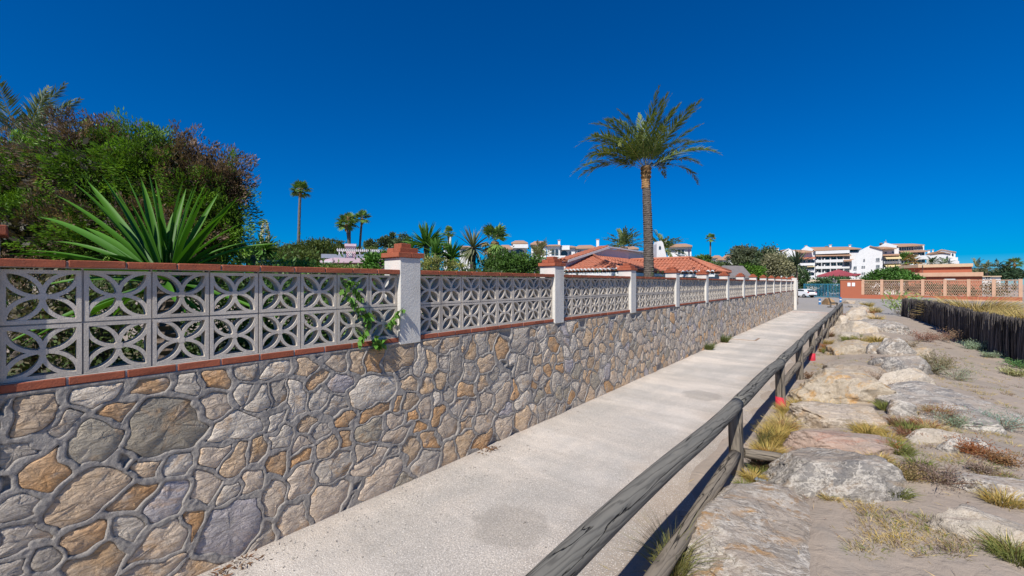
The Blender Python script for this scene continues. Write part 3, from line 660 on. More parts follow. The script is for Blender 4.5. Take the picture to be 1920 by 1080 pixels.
BL_ = [
 ((1322, 890, 1540, 1125), .17, 'slab', 'broad orange stained grey slab half buried in sand beside the fence', 1, .4, -.72, (-.2, .04)),
 ((1462, 808, 1668, 940), .30, 'grey', 'big blue grey boulder with white veins and a steep broken face', 2, .4, -.25, (0, .08)),
 ((1475, 786, 1692, 862), .20, 'pink', 'flat pinkish red boulder behind the white veined blue grey one', 3, .4, -.25, (0, 0)),
 ((1496, 742, 1664, 800), .22, 'tan', 'rounded tan boulder with white veins and grass along its front', 4, .4, -.1, (-.05, 0)),
 ((1510, 682, 1680, 758), .42, 'yellow', 'large yellow and orange slab with dark undercut edge beside the painted posts', 5, .4, -.18, (-.06, 0)),
 ((1548, 664, 1655, 716), .25, 'tan', 'speckled brown boulder grown over with dry plants behind the yellow slab', 6, .4, -.1, (0, 0)),
 ((1652, 658, 1736, 702), .32, 'grey', 'rounded grey boulder behind the cracked white one', 7, .4, 0, (0, 0)),
 ((1654, 684, 1756, 724), .30, 'white', 'cracked white boulder with pink tinge beside tall dry weeds', 8, .4, 0, (0, .05)),
 ((1648, 700, 1832, 778), .22, 'grey', 'wide grey flat boulder sloping into the sand', 9, .4, -.2, (-.08, 0)),
 ((1668, 748, 1724, 780), .18, 'grey', 'small grey boulder with dark crack in the weeds', 10, .4, 0, (0, 0)),
 ((1718, 752, 1866, 806), .10, 'grey', 'low grey rock almost covered by sand and scrub', 11, .3, -.25, (-.03, 0)),
 ((1700, 797, 1795, 832), .12, 'white', 'low white and cream rock among reddish weeds', 12, .3, -.1, (0, 0)),
 ((1768, 820, 1838, 850), .14, 'grey', 'pointed grey rock beside the low cream one', 13, .3, 0, (0, 0)),
 ((1752, 926, 1945, 1030), .20, 'white', 'pale grey boulder with white crust standing alone in the sand', 14, .4, -.35, (-.04, 0)),
 ((1790, 880, 1960, 940), .07, 'grey', 'flat pale grey rock mostly under sand', 15, .3, -.2, (0, 0)),
 ((1566, 632, 1655, 664), .35, 'yellow', 'cream and tan boulder above the painted post', 16, .4, -.1, (-.05, 0)),
 ((1626, 641, 1648, 665), .30, 'grey', 'small round grey boulder between two larger ones', 17, .4, 0, (0, 0)),
 ((1644, 630, 1702, 664), .38, 'grey', 'grey boulder hung with dry brown weeds', 18, .4, 0, (0, 0)),
 ((1690, 642, 1738, 668), .2, 'yellow', 'low rusty streaked boulder at the edge of the sand track', 19, .4, 0, (0, 0)),
 ((1568, 618, 1614, 640), .32, 'white', 'pale boulder with grass growing behind it', 20, .4, 0, (0, 0)),
 ((1570, 598, 1646, 628), .45, 'white', 'broad whitish grey boulder with dark cracks', 21, .4, -.05, (0, 0)),
 ((1624, 622, 1664, 640), .25, 'tan', 'low tan boulder ringed by yellow grass', 22, .4, 0, (0, 0)),
 ((1622, 597, 1692, 626), .36, 'grey', 'grey boulder with white top on the track side of the bank', 23, .4, -.15, (-.05, 0)),
 ((1568, 593, 1592, 612), .45, 'white', 'narrow white boulder close to the fence', 24, .4, 0, (0, 0)),
 ((1578, 579, 1634, 600), .50, 'white', 'bright white boulder with grey underside', 25, .4, 0, (0, 0)),
 ((1606, 582, 1644, 598), .4, 'yellow', 'ochre edged boulder beside the bright white one', 26, .4, 0, (0, 0)),
 ((1592, 572, 1632, 586), .45, 'tan', 'brownish flat boulder near the end of the bank', 27, .4, 0, (0, 0)),
 ((1586, 567, 1626, 577), .4, 'grey', 'pale grey boulder at the end of the bank near the street', 28, .4, 0, (0, 0)),
 ((1584, 561, 1612, 570), .5, 'tan', 'sandy boulder farthest along the bank by the street', 29, .4, 0, (0, 0)),
 ((1606, 563, 1630, 571), .4, 'grey', 'weathered grey boulder marked with blue paint near the street', 30, .4, 0, (0, 0)),
 ((1664, 660, 1700, 690), .30, 'tan', 'wedge shaped tan boulder wedged between grey ones', 31, .4, 0, (0, 0)),
 ((1545, 559, 1558, 572), .75, 'orange', 'orange brown boulder on the path beside the blue bollard', 32, .3, 0, (0, 0)),
 ((1720, 556, 1762, 569), .6, 'grey', 'dark grey rock on the dune behind the reed screen', 33, .3, 0, (0, 0)),
]
for k, (bx, h, kd, lb, sd, sk, yw, tl) in enumerate(BL_): boulder(bx, h, kd, lb, None, sd, sk, yw, tl, k < 5, 0, (.72, 1.45) if k == 0 else None)

# ------------------------------------------------------------------ grasses and small plants
def dry_cols(n, base, var=.25, g=rng):
    return np.array(base) * (1 + g.uniform(-var, var, (n, 1))) * (1 + g.uniform(-.08, .08, (n, 3)))
def grass_bag(n, rad, h, base, w=.004, lean=.45, g=rng, z=None, seg=2):
    a = g.uniform(0, 2 * math.pi, n); r = rad * np.sqrt(g.uniform(0, 1, n)) * .6; o = np.stack([np.cos(a) * r, np.sin(a) * r, np.zeros(n) - .01], 1)
    d = np.stack([np.cos(a) * lean, np.sin(a) * lean, np.ones(n)], 1) + g.normal(size=(n, 3)) * lean * .6; d[:, 2] = np.abs(d[:, 2]) * .8 + .2; d = unit(d)
    L = h * g.uniform(.4, 1.1, n); side = unit(np.cross(d, rdir(n, g))); col = dry_cols(n, base, .3, g)
    m = o + d * (L * .55)[:, None]; bend = unit(d + np.stack([np.cos(a), np.sin(a), -np.ones(n) * .6], 1) * .55); tip = m + bend * (L * .5)[:, None]
    W = w * g.uniform(.6, 1.4, n)[:, None]
    V = np.stack([o - side * W / 2, o + side * W / 2, m + side * W * .4, m - side * W * .4, tip - side * W * .08, tip + side * W * .08], 1).reshape(-1, 3)
    k = np.arange(n)[:, None] * 6; F = np.concatenate([k + np.array([0, 1, 2, 3]), k + np.array([3, 2, 5, 4])]); return V, F, np.repeat(col, 6, 0)
def weed_bag(n, rad, h, base, leaf=.018, twig=(.20, .13, .09), g=rng, tw=26):
    lb = LB(); a = g.uniform(0, 2 * math.pi, tw); up = g.uniform(.25, 1.2, tw); d = unit(np.stack([np.cos(a), np.sin(a), up], 1)); L = np.minimum(rad * 1.1, h / np.maximum(d[:, 2], .15)) * g.uniform(.6, 1.1, tw)
    lb.add(*kites(np.zeros((tw, 3)), d, L, .007, dry_cols(tw, twig, .2, g), None, .5, 0, g))
    k = g.integers(0, tw, n); t = g.uniform(.25, 1.0, n); o = d[k] * (L[k] * t)[:, None] + g.normal(size=(n, 3)) * .07 * rad; o[:, 2] = np.abs(o[:, 2])
    lb.add(*kites(o, d[k] + rdir(n, g), leaf * g.uniform(.7, 1.6, n), leaf * .45, dry_cols(n, base, .3, g), None, .5, 0, g)); return lb
YEL, STRAW, GRN, BRN, RUST, SAGE, DUSK = (.46, .34, .11), (.54, .42, .20), (.21, .23, .07), (.22, .13, .08), (.34, .13, .05), (.20, .25, .17), (.27, .20, .16)
TUFTL = {YEL: 'tuft of dry yellow grass growing between the boulders', STRAW: 'tuft of pale straw grass growing between the boulders', GRN: 'tuft of olive green grass growing between the boulders', BRN: 'tuft of brown withered grass growing between the boulders', RUST: 'tuft of rust coloured grass growing between the boulders', DUSK: 'tuft of grey brown grass growing between the boulders'}
def grass_clump(px, py, rad, h, base, n, label=None, cat='grass', name='grass_tuft', w=.005, lean=.45, group='grass tufts among the boulders', at=None, lift=0.0):
    p = hit(px, py) if at is None else np.array(at); g = np.random.default_rng(int(px * 7 + py)); lb = LB(); lb.add(*grass_bag(n, rad, h, base, w, lean, g)); lb.add(*grass_bag(n // 4, rad, h * .7, (.22, .21, .075) if base is not STRAW else BRN, w, lean, g))
    o = link(name, lb.mesh(name), DRY, None, (p[0], p[1], p[2] + lift)); return tag(o, label or TUFTL[base], cat, group)
tufts = [(1440, 856, .2, .2, YEL, 700), (1456, 826, .2, .24, YEL, 800), (1468, 806, .18, .24, STRAW, 700), (1482, 780, .18, .24, YEL, 700), (1432, 878, .16, .16, BRN, 500), (1412, 900, .12, .13, YEL, 360), (1492, 765, .14, .2, YEL, 400), (1450, 835, .16, .16, YEL, 420), (1462, 815, .15, .2, YEL, 420), (1448, 862, .13, .14, RUST, 300), (1478, 790, .14, .2, YEL, 420), (1420, 885, .10, .12, GRN, 220), (1395, 915, .10, .10, GRN, 220), (1370, 945, .09, .09, YEL, 160), (1345, 985, .08, .09, GRN, 160),
    (1560, 790, .12, .12, YEL, 260), (1600, 800, .13, .13, YEL, 320), (1640, 812, .15, .14, YEL, 360), (1668, 828, .16, .13, YEL, 360), (1690, 850, .15, .12, GRN, 300), (1650, 862, .15, .10, YEL, 300), (1672, 890, .16, .11, YEL, 320), (1680, 930, .12, .14, GRN, 260),
    (1600, 935, .10, .06, STRAW, 160), (1560, 935, .10, .06, STRAW, 160), (1530, 918, .08, .08, YEL, 140), (1720, 880, .15, .10, DUSK, 260), (1838, 770, .2, .12, YEL, 280), (1850, 780, .18, .10, GRN, 220),
    (1590, 640, .22, .28, GRN, 280), (1620, 646, .22, .22, YEL, 260), (1606, 632, .2, .22, GRN, 220), (1637, 652, .2, .2, YEL, 200), (1672, 608, .22, .2, STRAW, 240), (1682, 612, .22, .2, YEL, 220), (1628, 592, .25, .3, YEL, 200), (1558, 625, .2, .25, RUST, 240), (1552, 645, .18, .25, YEL, 240), (1545, 660, .16, .2, RUST, 200), (1562, 608, .2, .25, BRN, 200), (1515, 735, .1, .1, BRN, 160), (1700, 775, .13, .12, YEL, 200), (1750, 762, .14, .1, YEL, 200), (1880, 945, .16, .16, YEL, 260), (1905, 1050, .16, .16, GRN, 300), (1890, 1030, .14, .14, STRAW, 240)]
for a in tufts: grass_clump(*a)
tg = np.random.default_rng(77)
for k in range(46):
    px_, py_t = tg.uniform(1540, 1760), 575 + 330 * tg.uniform() ** 1.4
    if px_ < 1545 + (py_t - 640) * -.15 or px_ > 1640 + (py_t - 575) * .75: continue
    zz_ = depth(hit(px_, py_t)); grass_clump(px_, py_t, .1 + .012 * zz_, .09 + .012 * zz_, (YEL, STRAW, RUST, BRN, GRN)[tg.integers(0, 5)], 220, w=.004 + .0006 * zz_)
TALLG = [(1262, 1075, .12, .42, (.22, .21, .07), 240, 'tall green and straw grass clump growing through the fallen lower rail', 'grass', 'tall_grass_clump', .004, .5, 'tall grass by the rail'),
    (1432, 838, .07, .34, (.10, .10, .04), 60, 'thin dark grass stalks standing by the path edge at the fence', 'grass', 'grass_stalks', .006, .12, 'tall grass by the rail')]
for a in TALLG: grass_clump(*a)
grass_clump(1437, 663, .22, .05, GRN, 160, 'small green weed growing out of the concrete path', 'weed', 'path_weed', .008, 1.2, None)
wx = XW + .05
for yv, h, lb in ((13.2, .3, 'green grass tuft at the foot of the stone wall'), (15.2, .38, 'taller green grass tuft against the foot of the stone wall')):
    grass_clump(1400 + yv, 600, .14, h, (.14, .17, .06), 200, lb, 'grass', 'wall_foot_grass', .01, .35, None, at=(wx + .06, yv, 0))
weeds = [(1675, 745, .3, .28, BRN, 700, 'dense brown dried weeds beside the yellow slab', DRY), (1640, 715, .28, .22, DUSK, 600, 'grey brown dried scrub draped over the speckled boulder', DRY), (1662, 690, .3, .3, DUSK, 500, 'dried scrub growing between the grey boulders', DRY),
    (1760, 690, .4, .4, (.28, .24, .14), 700, 'tall dry weed bush at the edge of the sand track beside the white boulder', DRY), (1790, 712, .42, .28, (.20, .24, .16), 700, 'sage green scrub bush at the edge of the sand track', LEAF),
    (1745, 700, .3, .35, (.24, .21, .13), 500, 'dry weed bush pressed against the cracked white boulder', DRY), (1765, 640, .5, .55, (.30, .20, .14), 500, 'tall reddish dry bush standing beside the sand track', DRY), (1735, 640, .55, .3, (.32, .17, .13), 600, 'reddish brown scrub spread over the boulders', DRY),
    (1700, 655, .35, .32, (.30, .24, .16), 500, 'dry straw coloured weeds over the grey boulder', DRY), (1790, 800, .4, .14, SAGE, 700, 'low sage green creeping plant with small leaves', LEAF), (1880, 805, .4, .2, (.16, .24, .19), 700, 'blue green saltbush at the right of the bank', LEAF), (1820, 850, .42, .1, RUST, 900, 'rust coloured withered creeper covering the sand', DRY),
    (1880, 870, .36, .09, (.30, .17, .08), 700, 'withered brown creeper on the sand right of the pointed rock', DRY), (1840, 885, .22, .08, DUSK, 400, 'small grey dead shrub lying on the sand', DRY), (1760, 905, .4, .12, DUSK, 900, 'spreading grey brown dead scrub behind the white crusted boulder', DRY), (1700, 900, .32, .12, (.34, .25, .12), 700, 'straw and brown scrub to the right of the blue grey boulder', DRY),
    (1765, 785, .35, .16, (.30, .16, .09), 600, 'russet weeds around the small cracked boulder', DRY), (1830, 655, .7, .18, (.20, .26, .18), 900, 'grey green mat of dune plants at the foot of the reed screen', LEAF), (1855, 670, .4, .12, SAGE, 400, 'small sage dune plant beside the orange stone at the screen', LEAF), (1912, 690, .3, .34, (.10, .20, .07), 420, 'green spiky dune plant close to the reed screen', LEAF), (1905, 705, .35, .14, (.26, .26, .12), 500, 'yellow green low dune plant below the spiky one', LEAF),
    (1632, 572, 1.0, .4, (.18, .20, .13), 500, 'grey green low shrub on the sand near the street', LEAF), (1782, 615, .5, .5, (.30, .2, .13), 600, 'dry brown bush leaning on the middle of the reed screen', DRY), (1800, 640, .5, .45, (.31, .21, .13), 600, 'dry brown bush at the foot of the reed screen', DRY), (1725, 600, .6, .5, (.26, .19, .13), 500, 'dry weed clump by the far end of the reed screen', DRY), (1688, 590, .45, .9, (.26, .19, .13), 400, 'bare dry shrub at the very end of the reed screen', DRY),
    (1475, 808, .16, .16, (.33, .10, .06), 360, 'rust red dried plant at the foot of the fence', DRY), (1525, 712, .2, .12, BRN, 300, 'withered brown plant beside the fence post', DRY), (1700, 820, .2, .1, (.28, .13, .08), 300, 'reddish withered plant left of the low cream rock', DRY)]
for px, py, rad, h, base, n, lbl, m in weeds:
    p = hit(px, py); g = np.random.default_rng(int(px * 3 + py)); o = link('scrub_plant', weed_bag(int(n * 2.2), rad, h, base, .016 if depth(p) < 8 else .03, g=g, tw=40).mesh('scrub_plant'), m, None, p); tag(o, lbl, 'scrub')
# creeping litter: dry stems and straw strewn on the sand
g = np.random.default_rng(5); V = []; n = 0; lb = LB(); os_, ds = [], []
for _ in range(2600):
    x, y = g.uniform(-1.3, 3.4), g.uniform(1.2, 13); 
    if g.uniform() > .35 + .5 * (nz(x, y, .8, 12) > 0): continue
    os_.append((x, y, terrain(x, y) + .004)); ds.append((g.normal(), g.normal(), g.uniform(.02, .35)))
os_ = np.array(os_); ds = np.array(ds); lb.add(*kites(os_, ds, g.uniform(.03, .14, len(os_)), .004, np.where(g.uniform(size=(len(os_), 1)) < .6, dry_cols(len(os_), STRAW, .3, g), dry_cols(len(os_), BRN, .3, g)), None, .5, 0, g))
lt = link('dry_litter', lb.mesh('dry_litter'), DRY); stuff(lt); tag(lt, 'dry straw and twigs strewn over the sand between the boulders', 'litter')
# ground cover of short dry grass between stones
lb = LB()
for _ in range(1500):
    px = g.uniform(1400, 1915); py = 640 + 400 * g.uniform() ** 1.2; p = hit(px, py)
    if nz(p[0], p[1], 1.1, 30) < -.08 or p[0] > 3.2 or (px < 1600 and py > 940) or p[0] < fence_x(p[1]) - .05: continue
    V_, F_, c_ = grass_bag(30, .1, .07, (YEL, STRAW, DUSK, GRN)[g.integers(0, 4)], .0035, .8, g); lb.add(V_ + p, F_, c_)
lt = stuff(link('short_dry_grass', lb.mesh('short_dry_grass'), DRY)); tag(lt, 'short patchy dry grass covering the sand around the boulders', 'grass')
# grit and leaf crumbs on the path
mb = MB(); gm = simple('pebble', (.5, .46, .4), (.3, .27, .24), 40, .9)
for _ in range(700):
    y = abs(g.normal()) * 3 + .8; x = XW + .02 + abs(g.normal()) * .35 if g.uniform() < .55 else g.uniform(XW, -1.2); s = g.uniform(.003, .009); c = np.array([x, y, .004 + .006 * nz(x, y, .8, 4)])
    q = c + g.normal(size=(5, 3)) * s; q[:, 2] = c[2] + np.array([0, 0, 0, s * .8, s * .5]); mb.add(q, [(0, 1, 3), (1, 2, 3), (2, 0, 3), (0, 4, 1), (1, 4, 2)])
lt = stuff(mb.build('path_grit', gm)); tag(lt, 'loose grit and crumbs scattered on the concrete path', 'grit')
leaf_pts = [(420, 1045), (435, 1040), (428, 1052), (910, 840), (1050, 742), (1330, 640), (1340, 645), (690, 895)]
for k, (px, py) in enumerate(leaf_pts[:1] + leaf_pts[3:6:2]):
    x, y = flat(px, py); gg = np.random.default_rng(k); nn = 60; o = np.stack([gg.normal(size=nn) * .06, gg.normal(size=nn) * .09, np.abs(gg.normal(size=nn)) * .012 + .006], 1)
    l2 = LB(); l2.add(*kites(o, rdir(nn, gg) * np.array([1, 1, .25]), .05, .012, dry_cols(nn, (.20, .11, .06), .4, gg), None, .5, 0, gg)); ob = link('leaf_litter', l2.mesh('leaf_litter'), DRY, None, (max(x, XW + .1), y, 0))
    tag(ob, ['brown withered leaves gathered at the foot of the wall below the large lilac stone', 'brown leaf crumbs at the wall foot below the first white pillars', 'dark withered leaves at the wall foot near the access cover'][k], 'leaf litter')
stn = MB().bevbox(-.05, .05, -.035, .035, -.01, .04, .015, .006); p = hit(1426, 905); tag(stn.build('pebble', simple('blue_stone', (.16, .19, .22), (.22, .24, .26), 30), None, p), 'small blue grey stone lying in grass beside the slab', 'stone')
mb = MB(); pts = [(0, 0, 0), (.06, .02, .0), (.09, .06, .03), (.05, .08, .0)]; mb.add([(0, 0, .01), (.12, .02, .012), (.14, .1, .05), (.03, .09, .015), (.07, .05, .03)], [(0, 1, 4), (1, 2, 4), (2, 3, 4), (3, 0, 4)]); p = hit(1778, 628); tag(mb.build('paper_scrap', simple('white_paper', (.85, .85, .85), (.8, .8, .8)), None, p), 'scrap of white paper lying on the sand by the reed screen', 'litter')

# ------------------------------------------------------------------ reed screen
rp = [hit(*q) for q in ((1690, 593), (1712, 597), (1740, 606), (1768, 618), (1795, 632), (1822, 647), (1862, 661), (1925, 684), (2010, 716))]
screen = thing('reed_screen', 'sagging dark brushwood screen fence along the sand track', 'screen fence', rp[0])
rp = [p - rp[0] for p in rp]; seg = [np.linalg.norm((b - a)[:2]) for a, b in zip(rp, rp[1:])]; tot = sum(seg); g = np.random.default_rng(3)
def along(s):
    for (a, b), L in zip(zip(rp, rp[1:]), seg):
        if s <= L: return a + (b - a) * s / L, (b - a) / L
        s -= L
    return rp[-1], (rp[-1] - rp[-2]) / seg[-1]
RV, RF, RC = [], [], []; s = 0.0; nr = 0
while s < tot:
    p, d = along(s); nrm = np.array([-d[1], d[0], 0]); nrm /= np.linalg.norm(nrm); d2 = np.array([d[0], d[1], 0]); d2 /= np.linalg.norm(d2)
    for lay in range(2):
        fold = mnoise.noise(Vector((s * 1.6, lay * .4, 0))) + .5 * mnoise.noise(Vector((s * 5, lay * .4, 7))); lean = .26 + .34 * mnoise.noise(Vector((s * .9, 3, 0))) + g.normal() * .035
        H = 1.1 + .07 * mnoise.noise(Vector((s * 1.1, 9, 0))) + g.normal() * .03; w = g.uniform(.008, .02); b = p + nrm * (fold * .09 + lay * .03 + g.normal() * .012) + d2 * g.normal() * .01; b[2] -= .05
        top = b + np.array([0, 0, H]) + d2 * lean * H * .75 + nrm * (fold * .10 + g.normal() * .02); mid = (b + top) / 2 + nrm * g.normal() * .012 + d2 * g.normal() * .01
        k = len(RV); c = np.array((.125, .112, .106)) * g.uniform(.3, 1.7) * (1 + .25 * (fold > .1)); c = c if g.uniform() > .16 else np.array((.30, .26, .225)) * g.uniform(.6, 1.2)
        for q in (b, mid, top):
            RV += [q - d2 * w / 2, q + d2 * w / 2, q + nrm * (-w * .7)]; RC += [c, c, c]
        for j in (0, 3): RF += [(k + j, k + j + 1, k + j + 4, k + j + 3), (k + j + 1, k + j + 2, k + j + 5, k + j + 4), (k + j + 2, k + j, k + j + 3, k + j + 5)]
    s += .0085
REEDM = leafmat('reed', .85, .03, .1)
stuff(link('reeds', mesh('reeds', np.array(RV), np.array(RF), np.array(RC)), REEDM, screen))
for k in range(6):
    p, d = along(.05 + k * tot / 5.2); put_log('stake', p + np.array([-.06 * d[1], .06 * d[0], -.1]), p + np.array([-.08 * d[1] , .08 * d[0], 1.02]), .025, WOOD2, screen, seg=3, n=6)
# dune grasses behind the screen and green reeds at its end
def marram(px, py, Z, rad, h, n, label, base=(.52, .39, .16), w=.022):
    f = foot(px, Z); g = np.random.default_rng(int(px)); lb = LB(); lb.add(*grass_bag(n * 2, rad, h * 1.2, base, w, .5, g)); lb.add(*grass_bag(n // 4, rad, h * 1.1, (.26, .27, .09), w, .5, g)); o = link('dune_grass', lb.mesh('dune_grass'), DRY, None, f); return tag(o, label, 'dune grass', 'dune grasses behind the screen')
for a in ((1825, 563, 19, 1.1, 1.35, 1500, 'large tuft of golden dune grass behind the reed screen'), (1850, 575, 17, .8, 1.0, 900, 'smaller golden dune grass tuft beside the large one'), (1800, 570, 20, .8, 1.0, 800, 'low golden dune grass spreading behind the screen'), (1885, 580, 15.5, .8, .85, 800, 'sparse golden dune grass close behind the screen'), (1915, 572, 15, .7, 1.0, 800, 'golden dune grass at the end by the brick pier'), (1935, 570, 15, .8, 1.1, 700, 'golden dune grass past the brick pier')): marram(*a)
def leafy_reed(px, Z, h, n, label, spread=.5):
    f = foot(px, Z); g = np.random.default_rng(int(px * 5)); lb = LB()
    for k in range(n):
        d = unit(np.array([g.normal() * spread, g.normal() * spread, 1.0])); L = h * g.uniform(.6, 1.05); b = np.array([g.normal() * .15, g.normal() * .15, 0]); m = 9
        lb.add(*kites(b[None], d[None], L, .03, np.array([[.22, .22, .1]]), None, .5, 0, g)); t = np.linspace(.3, 1, m); o = b + d * (t * L)[:, None]
        lb.add(*kites(o, d + rdir(m, g) * .8, .38 * h / 1.4, .07, dry_cols(m, (.20, .27, .08), .3, g), None, .4, .15, g))
    o = link('giant_reed', lb.mesh('giant_reed'), LEAF, None, f); return tag(o, label, 'reed plant')
leafy_reed(1690, 25.5, 1.5, 16, 'green leafy reed plant growing at the far end of the screen'); leafy_reed(1912, 19, 1.0, 8, 'green leafy reed bent over the dune by the brick pier', .9); leafy_reed(1720, 27, 1.3, 10, 'green leafy reed plant just behind the end of the screen')
# ------------------------------------------------------------------ palms, yuccas, trees
def frond_mesh(L, bend, nl=34, ll=.42, lw=.035, cols=((.10, .15, .04), (.16, .19, .07)), seed=0, vee=.25, twist=0.0):
    g = np.random.default_rng(seed); lb = LB(); N = 24; t = np.linspace(0, 1, N); e = -bend * t ** 1.5; ds = L / (N - 1)
    x = np.concatenate([[0], np.cumsum(np.cos(e[:-1])) * ds]); z = np.concatenate([[0], np.cumsum(np.sin(e[:-1])) * ds]); y = .06 * L * np.sin(t * 2) * g.uniform(-1, 1)
    pts = np.stack([x, y, z], 1); tan = unit(np.gradient(pts, axis=0))
    for i in range(N - 1):                    # rachis
        w = .035 * (1 - t[i]) + .006; d = pts[i + 1] - pts[i]; lb.add(*kites(pts[i][None] - d * .1, d[None], np.linalg.norm(d) * 1.3, w, np.array([[.26, .22, .09]]), np.array([[0, 1.0, 0]]), .5, 0, g))
    for sgn in (-1, 1):
        tt = np.sort(g.uniform(.16, 1, nl)); p = np.stack([np.interp(tt, t, pts[:, k]) for k in range(3)], 1); tg = unit(np.stack([np.interp(tt, t, tan[:, k]) for k in range(3)], 1))
        up = np.stack([-tg[:, 2], np.zeros(nl), tg[:, 0]], 1); side = np.array([0, sgn, 0.0]) * np.ones((nl, 1)); d = tg * (.75 + .6 * tt[:, None]) + side * (1.0 - .35 * tt[:, None]) + up * (vee + g.normal(size=(nl, 1)) * .22) + g.normal(size=(nl, 3)) * .07
        l = ll * np.clip(np.sin(np.pi * (tt * .8 + .16)), .25, 1) * g.uniform(.8, 1.1, nl); mixc = g.uniform(size=(nl, 1)); c = np.array(cols[0]) * (1 - mixc) + np.array(cols[1]) * mixc
        dd = (tt[:, None] > .93) * g.uniform(size=(nl, 1)); c = c * (1 - dd * .5) + np.array((.3, .24, .12)) * dd * .5
        lb.add(*kites(p, d, l, lw, c, np.cross(d, up), .35, .12, g))
    return lb
def trunk_mesh(H, r0, r1, rings=40, n=14, lean=(0, 0), rough=.06, seed=0):
    V, F = [], []; g = np.random.default_rng(seed)
    for i in range(rings * 2 + 1):
        t = i / (rings * 2); r = (r0 + (r1 - r0) * t) * (1 + (rough if i % 2 else -rough * .4))
        for q in range(n):
            a = 2 * math.pi * (q + .25 * (i // 2)) / n; rr = r * (1 + g.uniform(-.05, .05)); V.append((lean[0] * t * t + rr * math.cos(a), lean[1] * t * t + rr * math.sin(a), H * t))
    for i in range(rings * 2):
        for q in range(n): F.append((i * n + q, i * n + (q + 1) % n, (i + 1) * n + (q + 1) % n, (i + 1) * n + q))
    F.append(tuple(range(rings * 2 * n, rings * 2 * n + n))); return mesh('trunk', V, F)
PTRUNK = simple('palm_trunk', (.155, .125, .105), (.085, .07, .06), 9, .95, .9, 25, bdist=.03); PTRUNK2 = simple('palm_trunk_grey', (.17, .15, .13), (.11, .10, .09), 6, .95, .6, 18, bdist=.03)
PBALL = simple('palm_boots', (.30, .17, .07), (.14, .085, .045), 14, .9, .9, 30, bdist=.03)
def place_frond(me, parent, loc, az, el, roll=0, sc=1.0, mat=None):
    o = link('frond', me, mat or GLOSS, parent, loc); o.rotation_mode = 'QUATERNION'
    o.rotation_quaternion = (Matrix.Rotation(az, 3, 'Z') @ Matrix.Rotation(-el, 3, 'Y') @ Matrix.Rotation(roll, 3, 'X')).to_quaternion(); o.scale = (sc, sc, sc); return o
# the tall date palm in front of the tiled villa
zp = 16.0; f = foot(1217, zp); ctop = P(1211, 322, zp); Hh = ctop[2] - f[2]
palm = thing('date_palm', 'tall date palm with ringed grey trunk standing before the tiled villa', 'palm tree', f)
lean = ctop - f
link('trunk', trunk_mesh(Hh - .25, .205, .15, 60, 16, (lean[0], lean[1]), .045), PTRUNK, palm)
mb = MB(); 
tm = trunk_mesh(.5, .17, .2, 3, 16, (0, 0), .16, 4); link('pruned_boots', tm, PBALL, palm, (lean[0], lean[1], Hh - .3)); link('trunk_neck', trunk_mesh(.42, .16, .16, 5, 16, (0, 0), .06, 5), simple('palm_neck', (.38, .22, .10), (.26, .15, .07), 12, .9, .7, 30), palm, (lean[0], lean[1], Hh - .66))
fv = [frond_mesh(3.25, b, 62, .56, .042, ((.085, .14, .035), (.17, .20, .06)), k) .mesh('frond') for k, b in enumerate((.45, .85, 1.3, 1.75))]
rs2 = random.Random(4)
right_az = TH                                   # image-right direction in world = (CT, ST)
spec = [(0, 52, 0), (8, 33, 1), (-6, 43, 1), (14, 62, 0), (-20, 58, 0), (22, 26, 1), (2, 74, 0), (180, 30, 3), (172, 42, 3), (188, 50, 3), (196, 36, 3), (165, 58, 2), (200, 64, 2), (178, 70, 2), (160, 28, 2), (185, 20, 2), (150, 62, 1), (90, 75, 0), (100, 60, 1), (70, 55, 1), (50, 60, 1), (120, 45, 2), (60, 35, 2), (-60, 60, 1), (-90, 70, 1), (-110, 55, 2), (-75, 45, 2), (-130, 60, 2), (-45, 50, 1), (-100, 82, 0), (30, 80, 0), (-30, 76, 0), (150, 80, 1), (-150, 74, 1), (-35, 30, 2), (-140, 38, 3), (-160, 56, 3), (140, 50, 2), (10, 18, 2), (35, 45, 1), (-170, 34, 3)]
for a, e, k in spec: place_frond(fv[k], palm, (lean[0] + random.uniform(-.06, .06), lean[1] + random.uniform(-.06, .06), Hh + .05), right_az + R(a + rs2.uniform(-6, 6)), R(e + rs2.uniform(-4, 6)), R(rs2.uniform(-35, 35)), rs2.uniform(.82, 1.05))
def crown_pinnate(n, L, bends, el, seed, ll=.4, lw=.05, cols=((.10, .15, .04), (.17, .2, .07)), nl=20):
    g = np.random.default_rng(seed); lb = LB()
    for k in range(n):
        m = frond_mesh(L * g.uniform(.8, 1.1), g.uniform(*bends), nl, ll, lw, cols, seed * 50 + k); V = np.concatenate(m.V); F = np.concatenate(m.F); C = np.concatenate(m.C)
        rot = np.array(Matrix.Rotation(g.uniform(0, 6.283), 3, 'Z') @ Matrix.Rotation(-R(g.uniform(*el)), 3, 'Y')); lb.add(V @ rot.T, F, C)
    return lb
